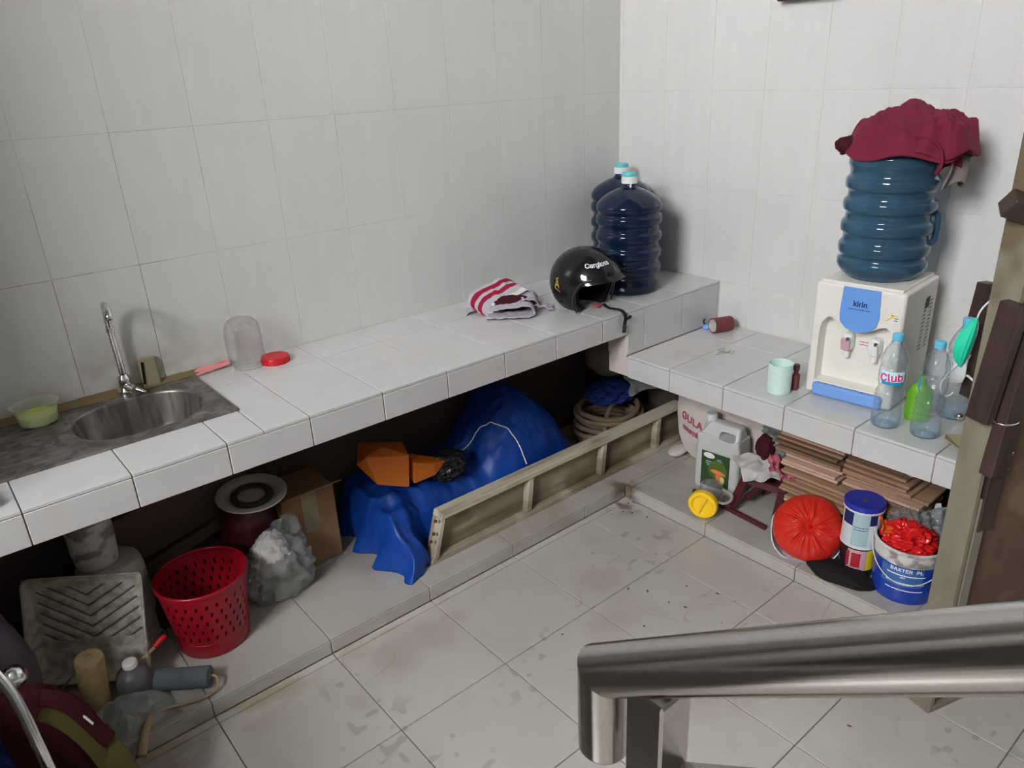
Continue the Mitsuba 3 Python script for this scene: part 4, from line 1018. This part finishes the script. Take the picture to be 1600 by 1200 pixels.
put('core', align(lathe([(0, .005), (.013, .005), (.013, .198), (0, .198)], 24), ra, rb_-ra), 'm_khaki', 40, parent=t)
put('wire', tube(spline([rb_+[0, 0, -.02], rb_+[-.045, .0, -.035], rb_+[-.095, .0, -.075], rb_+[-.12, -.01, -.10]], 20), .0035, 6), 'm_chrome', True, parent=t)
t = thing('grey_roller', 'dark grey paint roller lying on the plinth in front of the red basket', 'paint roller')
ga, gb_ = np.array([-2.575, -.452, H+.034]), np.array([-2.442, -.552, H+.034])
put('sleeve', align(lathe(dense([(.011, 0), (.031, 0), (.033, .003), (.033, .164), (.031, .167), (.011, .167)], 40), 32), ga, gb_-ga), 'm_greyroller', 40, parent=t)
put('core', align(lathe([(0, .002), (.012, .002), (.012, .165), (0, .165)], 24), ga, gb_-ga), 'm_tanwood', 40, parent=t)
put('wire', tube(spline([gb_, gb_+[.014, -.012, 0], gb_+[.005, -.040, -.012], gb_+[-.07, -.040, -.024], gb_+[-.13, -.020, -.022], gb_+[-.19, -.016, -.018]], 40), .0045, 8), 'm_tanwood', True, parent=t)
put('handle', tube(spline([(-2.632, -.574, H+.016), (-2.655, -.612, H+.012), (-2.672, -.640, H+.000), (-2.690, -.668, H-.018)], 20), np.linspace(.010, .015, 20), 12), 'm_tanwood', True, parent=t)
t = thing('grey_bottle', 'squat grey plastic bottle with a white cap in the clear bag at the left', 'bottle')
put('body', xf(lathe(dense([(0, .006), (.045, .002), (.050, .010), (.052, .06), (.046, .088), (.026, .108), (.019, .112), (.019, .122), (0, .123)], 50), 40), (-2.628, -.440, H+.002)), 'm_greybottle', True, parent=t)
put('cap', xf(lathe(dense([(.021, 0), (.0215, .002), (.020, .017), (.018, .019), (0, .019)], 16), 28), (-2.628, -.440, H+.116)), 'm_white', 40, parent=t)
t = thing('crumpled_bag', 'crumpled clear plastic bag spread under the grey bottle at the plinth edge', 'plastic bag')
def bagh(X, Y):
    d = np.sqrt(((X+2.675)/.125)**2+((Y+.515)/.088)**2)
    q = np.stack([X*11, Y*11, X*0], -1); n1 = 1-np.abs(2*meshkit.fbm(q+5, 4, 17)-1)*2
    dip = np.exp(-(((X+2.628)/.05)**2+((Y+.440)/.05)**2)*1.2)
    return H + np.clip(1-d**2.2, 0, 1)*(.040+.045*n1)*(1-.9*dip)
put('film', hfield(-2.80, -2.55, -.603, -.43, 60, 44, bagh, H), 'm_clearbag', True, parent=t)
t = thing('small_brush', 'small brush with a red tip resting behind the grey roller', 'brush')
put('handle', tube(spline([(-2.60, -.405, H+.085), (-2.57, -.40, H+.10), (-2.545, -.395, H+.108)], 12), .006, 10), 'm_tanwood', True, parent=t)
put('tip', tube(spline([(-2.546, -.395, H+.108), (-2.525, -.39, H+.120), (-2.505, -.388, H+.128)], 12), [.009]*10+[.007, .003], 10), 'm_red', True, parent=t)
put('stand', tube(spline([(-2.60, -.405, H+.085), (-2.625, -.395, H+.06), (-2.64, -.38, H+.004)], 12), .005, 8), 'm_tanwood', True, parent=t) if False else None
t = thing('dark_plank', 'dim brown wooden plank leaning on the wall behind the red basket', 'plank')
put('plank', xf(box(-.30, .30, -.01, .01, 0, .20, .003), (-2.33, -.040, .30), ry=-12, rx=6), 'm_dimbrown', parent=t)
put('batten', xf(box(-.32, .32, -.01, .01, 0, .045, .003), (-2.36, -.062, .24), ry=-16, rx=6), 'm_dimbrown', parent=t)
t = thing('floor_plank', 'dim dark plank lying flat at the back under the sink', 'plank')
put('plank', xf(box(-.30, .24, -.07, .07, 0, .10, .004), (-2.26, -.10, H), rz=4), 'm_darkbrown', parent=t)

# ------------------------------------------------------------------ bottom left corner
t = thing('maroon_bag', 'dark red cloth bag with olive straps standing at the bottom left corner', 'bag')
def slab_cloth(c, sx, sy, sz, seed, rz, rx=0, ry=0, amp=.22):
    return xf(lump((0, 0, 0), sx, sy, sz, amp, 2.2, seed, sq=.75), c, rz=rz, rx=rx, ry=ry)
put('body', slab_cloth((-2.845, -.760, .235), .115, .050, .245, 41, -35, ry=-14), 'm_maroondark', True, parent=t)
put('side_panel', slab_cloth((-2.795, -.800, .18), .045, .050, .19, 43, -35, ry=-20), 'm_maroondark', True, parent=t)
def strip(pts, w, mat, name, flat=.18):
    put(name, tube(spline(pts, 30), w, 12, flat=flat, ref=(0, -.7, .7)), mat, True, parent=t)
strip([(-2.868, -.835, .46), (-2.835, -.845, .42), (-2.802, -.855, .345), (-2.780, -.868, .26), (-2.772, -.880, .18)], .020, 'm_olive', 'strap')
strip([(-2.780, -.800, .30), (-2.765, -.858, .27), (-2.750, -.885, .20), (-2.742, -.895, .12), (-2.738, -.90, .02)], .034, 'm_olive', 'strap')
strip([(-2.86, -.825, .49), (-2.82, -.83, .455), (-2.782, -.84, .37), (-2.755, -.85, .30)], .020, 'm_maroondark', 'piping')
put('white_zip', tube(spline([(-2.800, -.83, .418), (-2.790, -.840, .395), (-2.778, -.85, .37)], 14), .0035, 8, flat=.6), 'm_white', True, parent=t)
t = thing('metal_pole', 'shiny bent metal tube leaning in the bottom left corner', 'pole')
put('tube', tube(spline([(-2.925, -.800, .60), (-2.905, -.83, .545), (-2.893, -.87, .44), (-2.885, -.90, .31), (-2.880, -.92, .15), (-2.878, -.93, .012)], 40), .0135, 16), 'm_chrome', True, parent=t)
put('joint', xf(lump((0, 0, 0), .026, .026, .028, .1, 2, 3), (-2.890, -.800, .555)), 'm_chrome', True, parent=t)
t = put('black_case', slab_cloth((-2.945, -.96, .18), .065, .055, .185, 45, -30), 'm_blackplastic', True, label='shiny black case at the very bottom left corner of the photo', cat='case')
t = put('purple_sack', lump((-2.955, -.42, .30), .115, .10, .245, .3, 2.2, 47, floor=H+.001), 'm_purplegrey', True, label='dark purple-grey plastic sack at the left edge under the counter', cat='sack')
t = put('blue_cloth', lump((-2.905, -.535, H+.075), .105, .045, .080, .5, 2.5, 49, floor=H+.001, ridge=True), 'm_bluefabric', True, label='dark blue cloth lying below the purple sack at the left edge', cat='cloth')

# ------------------------------------------------------------------ corner under both counters
t = thing('hose_coil', 'coil of brown hose lying in the corner under the counters', 'hose')
hp = []
for k in range(7*40):
    a = k*2*np.pi/40; L = k//40
    r = .150-.012*math.sin(L*2.1)+.010*math.sin(a*2+L)
    hp.append((-.335+r*math.cos(a)*1.05, -.255+r*math.sin(a), H+.017+.0245*(k/40)+.004*math.sin(a*3+L*1.7)))
put('hose', tube(np.array(hp), .0125, 10), 'm_rope', True, parent=t)
put('hose_end', tube(spline([hp[-1], (-.30, -.29, H+.205), (-.42, -.33, H+.19), (-.47, -.36, H+.12), (-.50, -.375, H+.02)], 30), .0115, 10), 'm_rope', True, parent=t)
put('blue_bundle', lump((-.29, -.23, H+.235), .125, .10, .045, .4, 2.6, 51, ridge=True), 'm_bluefabric', True, label='dark blue folded sheet lying on the hose coil', cat='sheet')
put('grey_sack', lump((-.20, -.155, H+.40), .150, .125, .115, .25, 2.0, 53), 'm_greybrown', True, label='grey-brown sack in the dark corner above the hose coil', cat='sack')
put('teal_sheet', xf(crumple((0, 0, 0), .13, .07, .02, seed=9, n=16), (-.135, -.36, H+.30), rx=40, rz=-30), 'm_clearbag', True, label='dim translucent plastic sheet hanging beside the blue sheet in the corner', cat='plastic sheet')
t = thing('wire_clump', 'small clump of black wire next to the hose coil', 'wire')
put('wire', tube(spline([(-.53, -.345, H+.004), (-.50, -.33, H+.02), (-.515, -.31, H+.028), (-.54, -.33, H+.015), (-.52, -.36, H+.01), (-.49, -.345, H+.006)], 40), .0045, 6), 'm_blackplastic', True, parent=t)

# ------------------------------------------------------------------ under the right counter
t = thing('woven_sack', 'full white woven sack with red print behind the jerry can', 'sack')
sk = lump((-.140, -.815, H+.215), .118, .262, .245, .16, 1.6, 61, floor=H+.0015, sq=.78)
put('sack', sk, 'm_sack', True, parent=t)
put('corner_ear', lump((-.225, -.605, H+.022), .060, .036, .020, .25, 2, 62, floor=H+.002), 'm_sack', True, parent=t)
put('corner_ear', lump((-.16, -1.045, H+.35), .040, .045, .025, .3, 2, 63), 'm_sack', True, parent=t)
from scipy.spatial import cKDTree
sv = np.array(sk.vertices); sv = sv[sv[:, 0] < -.14]; kd = cKDTree(sv[:, 1:])
for (s_, y0, z0, h_) in (('GULA P', -.632, .275, .034), ('murni an.', -.642, .222, .026)):
    tx = text(s_, h_, .003, True, False); vv = np.array(tx.vertices); yy = y0-vv[:, 0]; zz = z0+vv[:, 1]-.20*vv[:, 0]
    d_i, ii = kd.query(np.c_[yy, zz], k=3); xx = (sv[ii, 0]/(d_i+1e-4)).sum(1)/(1/(d_i+1e-4)).sum(1)
    tx.vertices = np.c_[xx-.0025-vv[:, 2], yy, zz]; tx.fix_normals()
    put('print', tx, 'm_redprint', parent=t)
t = thing('jerry_can', 'grey translucent jerry can with a dark green food label', 'jerry can')
jo = np.array([-.340, -.930, H]); jr = 6.0
def JT(m): return xf(m, jo, rz=jr)            # front faces -x; local y to the left
jb = m3.Manifold.batch_hull([rbox(.118, .205, .20, .020, 16).translate((0, 0, .100)), rbox(.105, .19, .02, .009, 16).translate((0, 0, .258))])
hull_top = m3.Manifold.batch_hull([rbox(.10, .185, .03, .014, 16).translate((0, 0, .252)), rbox(.055, .150, .030, .014, 16).translate((0, -.012, .305))])
hole_ = rbox(.20, .075, .034, .014, 12).translate((0, -.038, .276))
put('body', JT(tm((jb + hull_top) - hole_)), 'm_jerry', 35, parent=t)
put('neck', JT(xf(lathe(dense([(.030, 0), (.026, .03), (.020, .045), (.020, .065), (0, .066)], 24), 32), (0, .062, .262))), 'm_jerry', 40, parent=t)
put('cap', JT(xf(lathe(dense([(.0245, 0), (.025, .002), (.0235, .026), (.021, .028), (0, .028)], 20), 32), (0, .062, .318))), 'm_tin', 40, parent=t)
fx_ = -.0600
def JF(m, y, z, d=0.0): return JT(frame(m, (fx_-d, y, z), (0, -1, 0), (-1, 0, 0)))
lb = put('label', JF(xf(box(-.066, .066, 0, .165, 0, .0012, .0005)), 0, .030), 'm_greenlabel', parent=t, label='dark green label with a white oval and an orange dish')
put('green_swirl', JF(xf(disk(.045, .0006, 32, .0002), s=1), -.012, .118, .0013), 'm_greenlabel2', parent=lb)
ov = disk(.027, .0006, 32, .0002); ov.apply_scale([1, .48, 1])
put('oval', JF(ov, .030, .178, .0014), 'm_white', parent=lb)
put('dish', JF(cat(xf(lump((0, 0, 0), .034, .010, .0012, .3, 3, 4, sub=3), rz=-4), xf(lump((0, 0, 0), .012, .024, .0012, .3, 3, 5, sub=3), (.004, -.024, 0), rz=15)), -.014, .108, .0022), 'm_foodorange', True, parent=lb)
put('sauce', JF(lump((0, 0, 0), .013, .018, .0012, .3, 3, 6, sub=3), -.034, .076, .002), 'm_paleyellow', True, parent=lb)
put('print', JF(cat(box(-.014, .014, 0, .004, 0, .0005), xf(box(-.014, .010, 0, .004, 0, .0005), (0, -.009, 0)), xf(box(-.010, .006, 0, .004, 0, .0005), (0, -.017, 0))), .030, .148, .0014), 'm_tinlabel', parent=lb)
put('print', JF(cat(box(-.010, .012, 0, .003, 0, .0005), xf(box(-.012, .016, 0, .002, 0, .0005), (.004, -.006, 0))), -.016, .168, .0014), 'm_tinlabel', parent=lb)
t = thing('measuring_jar', 'clear plastic measuring jar with a bright yellow lid lying in front of the jerry can', 'jar')
jo2 = np.array([-.598, -1.022, H+.062]); jd = np.array([.93, .34, .02])
put('lid', align(lathe(dense([(0, .010), (.030, .010), (.040, .008), (.046, .000), (.055, .0), (.060, .006), (.060, .026), (.057, .030), (0, .030)], 50), 48), jo2, jd), 'm_yellow', 40, parent=t)
put('lid_bar', frame(tm(rbox(.085, .010, .010, .003)), jo2+np.array([.004, .001, 0]), (.12, -.35, .93), jd), 'm_yellow', 30, parent=t)
put('body', align(lathe(dense([(.052, .028), (.052, .135), (.047, .148), (0, .150)], 30), 40), jo2, jd), 'm_clear', True, parent=t)
put('handle', tube(spline([jo2+jd*.045+np.array([.017, -.050, .01]), jo2+jd*.05+np.array([.03, -.085, .012]), jo2+jd*.09+np.array([.03, -.092, .02]), jo2+jd*.125+np.array([.017, -.062, .02]), jo2+jd*.13+np.array([.012, -.048, .02])], 30), .0075, 10, flat=.6), 'm_cloudy', True, parent=t)
t = thing('broken_stool', 'dark maroon wooden stool frame lying on its side beside the jerry can', 'stool')
def bar(p, q, w, d, name='rail'):
    p, q = np.array(p, float), np.array(q, float)
    return put(name, frame(box(-w/2, w/2, -d/2, d/2, 0, np.linalg.norm(q-p), .002), p, (.2, 1, .1) if abs((q-p)[2]) > abs((q-p)[1]) else (0, 0, 1), q-p), 'm_maroonwood', parent=t)
bar((-.452, -.870, H+.010), (-.482, -1.245, H+.010), .018, .016)
bar((-.455, -1.070, H+.019), (-.405, -1.095, H+.155), .034, .024, 'leg')
bar((-.250, -1.085, H+.010), (-.300, -1.260, H+.20), .024, .022, 'leg')
bar((-.410, -1.085, H+.140), (-.360, -1.250, H+.125), .030, .024)
bar((-.400, -1.100, H+.05), (-.150, -1.120, H+.10), .026, .022)
bar((-.395, -1.235, H+.0), (-.380, -1.245, H+.13), .030, .024, 'leg')
put('crumpled_paper', crumple((-.385, -1.130, H+.205), .085, .075, .022, seed=12, rot=-40, tilt=18, n=16, th=.0015), 'm_greypaper', True, label='pale crumpled paper lying on the broken stool', cat='paper')
put('snack_wrapper', crumple((-.355, -1.215, H+.215), .065, .055, .035, seed=15, rot=30, tilt=25, n=16), 'm_rosefilm', True, label='crumpled dusky pink wrapper between the pale paper and the plank stack', cat='wrapper')
put('clear_wrap', lump((-.20, -1.150, H+.285), .09, .085, .085, .7, 2.8, 71, ridge=True), 'm_clearbag', True, label='crumpled clear plastic wrap behind the broken stool', cat='plastic wrap')
put('maroon_rag', lump((-.305, -1.110, H+.255), .045, .040, .060, .5, 2.5, 73), 'm_maroondark', True, label='dark maroon rag stuffed behind the jerry can', cat='rag')
put('dark_bundle', lump((-.17, -1.19, H+.09), .10, .05, .09, .4, 2.4, 75, floor=H+.001), 'm_darkbrown', True, label='dark bundle under the clear wrap behind the stool', cat='bundle')

# stacked parquet planks, every plank its own thing
r2 = np.random.default_rng(21)
z = H+.001; k = 0
pl = 'loose wooden floor plank in the long stack under the right counter'
while z < .425:
    th_ = .0104; gap = .0048
    f = (z-H)/.37
    x0 = -.425+.045*r2.random()+.035*f; 
    if k < 9:   spans = [(-1.250-.03*f, -1.640-.02*r2.random())]
    elif k < 16: spans = [(-1.235-.01*r2.random(), -1.700-.04*r2.random())]
    elif k < 20: spans = [(-1.225-.012*r2.random(), -1.450-.02*r2.random()), (-1.480, -1.750-.02*r2.random())]
    else: spans = [(-1.185-.02*r2.random(), -1.44-.02*r2.random()), (-1.47, -1.690-.03*r2.random())]
    for (ya, yb) in spans:
        m = xf(box(-.09, .09, -(ya-yb)/2, (ya-yb)/2, 0, th_, .0012), (x0+.09, (ya+yb)/2, z), rz=float(r2.uniform(-1.4, 1.4)))
        put('wood_plank', m, ('m_plank', 'm_plank_pale', 'm_plank', 'm_plank_dark')[int(r2.integers(4))], label=pl, cat='plank', group='stacked wooden floor planks')
    z += th_+gap; k += 1
put('white_stick', xf(tm(rbox(.012, .16, .016, .004)), (-.345, -1.640, z+.010), rz=-24, rx=-3), 'm_greypaper', 30, label='short pale stick lying on top of the plank stack', cat='stick')

t = thing('red_knotted_bag', 'shiny red knotted plastic bag in a grey outer bag at the plinth edge', 'plastic bag')
rc = np.array([-.500, -1.428, H+.106]); ax_ = np.array([-.70, -.42, .58]); ax_ /= np.linalg.norm(ax_)
n_r, n_a = 40, 160
rr_ = np.linspace(0, 1, n_r); aa = np.arange(n_a)*2*np.pi/n_a
A, Rr_ = np.meshgrid(aa, rr_, indexing='ij')
ple = np.zeros_like(A)
for kk, ph in ((9, .3), (14, 1.7), (23, 2.9)): ple += np.abs(np.sin(A*kk/2+ph+2.0*(1-Rr_)))/3
prof_ = .075*np.sqrt(np.clip(1-Rr_**2.4, 0, 1)) - .022*np.exp(-(Rr_/.16)**2) + .030*np.exp(-(Rr_/.06)**2)
hgt_ = prof_ + .020*(ple-.5)*np.exp(-((Rr_-.45)/.33)**2)*1.2
Vr = np.stack([.126*Rr_*np.cos(A)*(1+.02*np.sin(A*5)), .126*Rr_*np.sin(A)*(1+.02*np.sin(A*3+1)), hgt_], -1)
back = np.stack([.126*Rr_*np.cos(A)*.98, .126*Rr_*np.sin(A)*.98, -.08*np.sqrt(np.clip(1-Rr_**2, 0, 1))], -1)
P = np.concatenate([Vr, back[:, ::-1]], 1)
m = M(P.reshape(-1, 3), grid_faces(n_a, 2*n_r, closeu=True)); m.fix_normals()
m = align(m, rc, ax_)
v = np.array(m.vertices); v[:, 2] = np.maximum(v[:, 2], H+.012); m.vertices = v
put('red_bag', m, 'm_redbag', True, parent=t)
ob = lathe(dense([(0, -.125), (.10, -.095), (.128, -.04), (.131, -.012), (.127, -.011), (.122, -.03), (.09, -.085), (0, -.11)], 50), 64)
v = np.array(ob.vertices); nn = meshkit.fbm(v*22+3, 3, 5)[:, None]-.5; ob.vertices = v*(1+.10*nn)
ob = align(ob, rc+np.array([-.012, -.004, -.010]), ax_); v = np.array(ob.vertices); v[:, 2] = np.maximum(v[:, 2], H+.0015); ob.vertices = v
put('outer_bag', ob, 'm_greybag', True, parent=t, label='grey plastic outer bag')
t = thing('label_tin', 'low tin with a yellow and red printed label, standing under the blue-lidded can', 'tin')
o = np.array([-.462, -1.602, H]); fa = math.radians(203)
put('body', xf(lathe(dense([(0, 0), (.058, 0), (.060, .002), (.0585, .006), (.0585, .112), (.060, .116), (.0585, .118), (0, .118)], 40), 48), o), 'm_blackplastic', 40, parent=t)
put('label', xf(band(.0592, .030, .112, fa-.55, fa+.55), o), 'm_tinrose', True, parent=t)
put('label_side', xf(band(.0593, .030, .112, fa-1.1, fa-.56), o), 'm_canyellow', True, parent=t) if False else put('label_side', xf(band(.0594, .030, .112, fa+.56, fa+1.15), o), 'm_canyellow', True, parent=t)
put('label_panel', xf(band(.0597, .042, .100, fa-.30, fa+.22), o), 'm_canred', True, parent=t)
put('label_panel', xf(band(.0597, .042, .104, fa-.62, fa-.42), o), 'm_canred', True, parent=t)
t = thing('paint_can', 'paint can with a dark blue lid and pale label stacked on the low tin', 'paint can')
o = o+np.array([0, 0, .1185])
put('body', xf(lathe(dense([(0, 0), (.062, 0), (.065, .003), (.063, .008), (.063, .150), (.064, .154), (0, .155)], 40), 48), o), 'm_tin', 40, parent=t)
put('label', xf(band(.0636, .014, .146, fa-.45, fa+.42), o), 'm_tinlabel', True, parent=t)
put('label_side', xf(band(.0636, .100, .146, fa+.43, fa+.85), o), 'm_navyink', True, parent=t)
put('label_side', xf(band(.0636, .090, .146, fa-1.15, fa-.46), o), 'm_navyink', True, parent=t)
for zz, s_ in ((.088, .4), (.078, .34)): put('label_line', xf(band(.0640, zz, zz+.0022, fa-s_, fa+s_), o), 'm_navyink', True, parent=t)
put('lid', xf(lathe(dense([(.0665, .150), (.068, .152), (.068, .168), (.066, .171), (0, .171)], 24), 48), o), 'm_lidblue', 40, parent=t)
put('lid_rim', xf(lathe(dense([(.064, .143), (.0685, .145), (.0685, .1515), (.064, .152)], 12), 48), o), 'm_tin', 40, parent=t)
put('lid_dent', xf(disk(.010, .0015, 20, .0005), o+np.array([-.006, -.004, .1705])), 'm_darkgrey', 40, parent=t)
put('flat_black_bag', xf(lump((0, 0, 0), .060, .120, .030, .35, 2.0, 81, floor=-.010), (-.548, -1.590, H+.0115), rz=8), 'm_strap', True, label='flattened black plastic bag between the red bag and the blue bucket', cat='plastic bag')
t = thing('paint_bucket', 'blue paint bucket with white lettering and red plastic film stuffed in it', 'bucket')
o = np.array([-.452, -1.768, H]); fa = math.radians(200)
put('shell', xf(lathe(dense([(0, .003), (.094, .0), (.098, .003), (.108, .195), (.112, .197), (.1125, .206), (.107, .208), (.104, .200), (.095, .010), (0, .010)], 70), 64), o), 'm_bucketblue', 40, parent=t)
def bb(z0, z1, a0, a1, mat, name, off=.0006):
    zz = np.linspace(z0, z1, 3); aa_ = np.linspace(a0, a1, 28); A_, Z_ = np.meshgrid(aa_, zz, indexing='ij'); r_ = .098+.010*(Z_-.003)/.192+off
    return put(name, xf(sheet(np.stack([r_*np.cos(A_), r_*np.sin(A_), Z_], -1), .0006), o), mat, True, parent=t)
bb(.150, .194, 0, 2*np.pi, 'm_dirtywhite', 'white_band')
bb(.060, .145, fa-.75, fa+.55, 'm_bucketmid', 'label_panel')
for zz in (.116, .084, .056): bb(zz, zz+.0035, fa-.55, fa+.62, 'm_lettering', 'white_line', .0012)
bb(.120, .175, fa+1.05, fa+1.3, 'm_canred', 'red_patch', .0012)
put('lettering', xf(wrap(text('BAXTER', .013), .1058, .132, fa-.12), o), 'm_lettering', parent=t)
put('lettering', xf(wrap(text('PL', .013), .1058, .132, fa+.42), o), 'm_lettering', parent=t)
put('lettering', xf(wrap(text('NET', .006), .1050, .106, fa-.05), o), 'm_lettering', parent=t)
put('rim', xf(lathe(dense([(.108, .196), (.1135, .198), (.1145, .206), (.110, .210), (.105, .207), (.105, .198)], 24), 64), o), 'm_dirtywhite', 40, parent=t)
put('bail', xf(tube([(.116*math.cos(a), .116*math.sin(a), .190-.10*max(0, math.sin(a-fa+1.57))) for a in np.linspace(fa-1.57, fa+1.57, 40)], .002, 6), o), 'm_tin', True, parent=t)
put('red_film', lump(o+np.array([-.010, .005, .205]), .070, .070, .050, .7, 2.3, 91, ridge=True), 'm_redfilm', True, label='crinkled red plastic film stuffed in the blue bucket', cat='plastic film')
put('orange_film', xf(crumple((0, 0, 0), .05, .04, .03, seed=22, n=16), o+np.array([-.030, .062, .232]), rx=30, rz=40), 'm_orangefilm', True, label='bright orange scrap of film on the left rim of the blue bucket', cat='plastic film')
put('clear_scrap', lump(o+np.array([.055, .030, .215]), .060, .055, .050, .9, 3.0, 95, ridge=True), 'm_clear', True, label='shiny clear plastic scrap behind the red film in the bucket', cat='plastic film')
put('crinkled_wrap', crumple(o+np.array([.115, -.055, .215]), .09, .07, .05, seed=25, n=18, rot=-30, tilt=40), 'm_clearbag', True, label='crinkled clear wrap between the blue bucket and the folded table', cat='plastic wrap')
put('plastic_shard', xf(sheet(np.array([[(-.035, 0, 0), (-.012, .004, .115)], [(.035, 0, 0), (.004, .004, .118)]]), .003), (-.295, -1.790, .215), rz=-50, rx=-8), 'm_greybag', label='pale pointed plastic shard standing in the dark behind the blue bucket', cat='plastic shard')
put('dark_sack', lump((-.24, -1.80, H+.085), .12, .10, .082, .4, 2.2, 97, floor=H+.001), 'm_purplegrey', True, label='dark sack lying in the shade behind the blue bucket', cat='sack')
# grit and twigs on the floor tiles
gr = []
for k in range(30):
    if k < 22: x, y = rng.normal(-1.05, .25), rng.normal(-1.30, .25)
    elif k < 30: x, y = rng.normal(-.70, .06), rng.normal(-.70, .05)
    else: x, y = rng.uniform(-2.0, -.75), rng.uniform(-1.9, -.7)
    if y > -.64 or x > -.63: continue
    L = rng.uniform(.003, .012); a = rng.uniform(0, np.pi)
    gr.append(tube([(x, y, .002), (x+L*math.cos(a), y+L*math.sin(a), .002)], rng.uniform(.001, .0028), 5))
put('floor_grit', cat(*gr), 'm_debris', label='dark specks and twigs scattered over the floor tiles', cat='grit', kind='stuff')
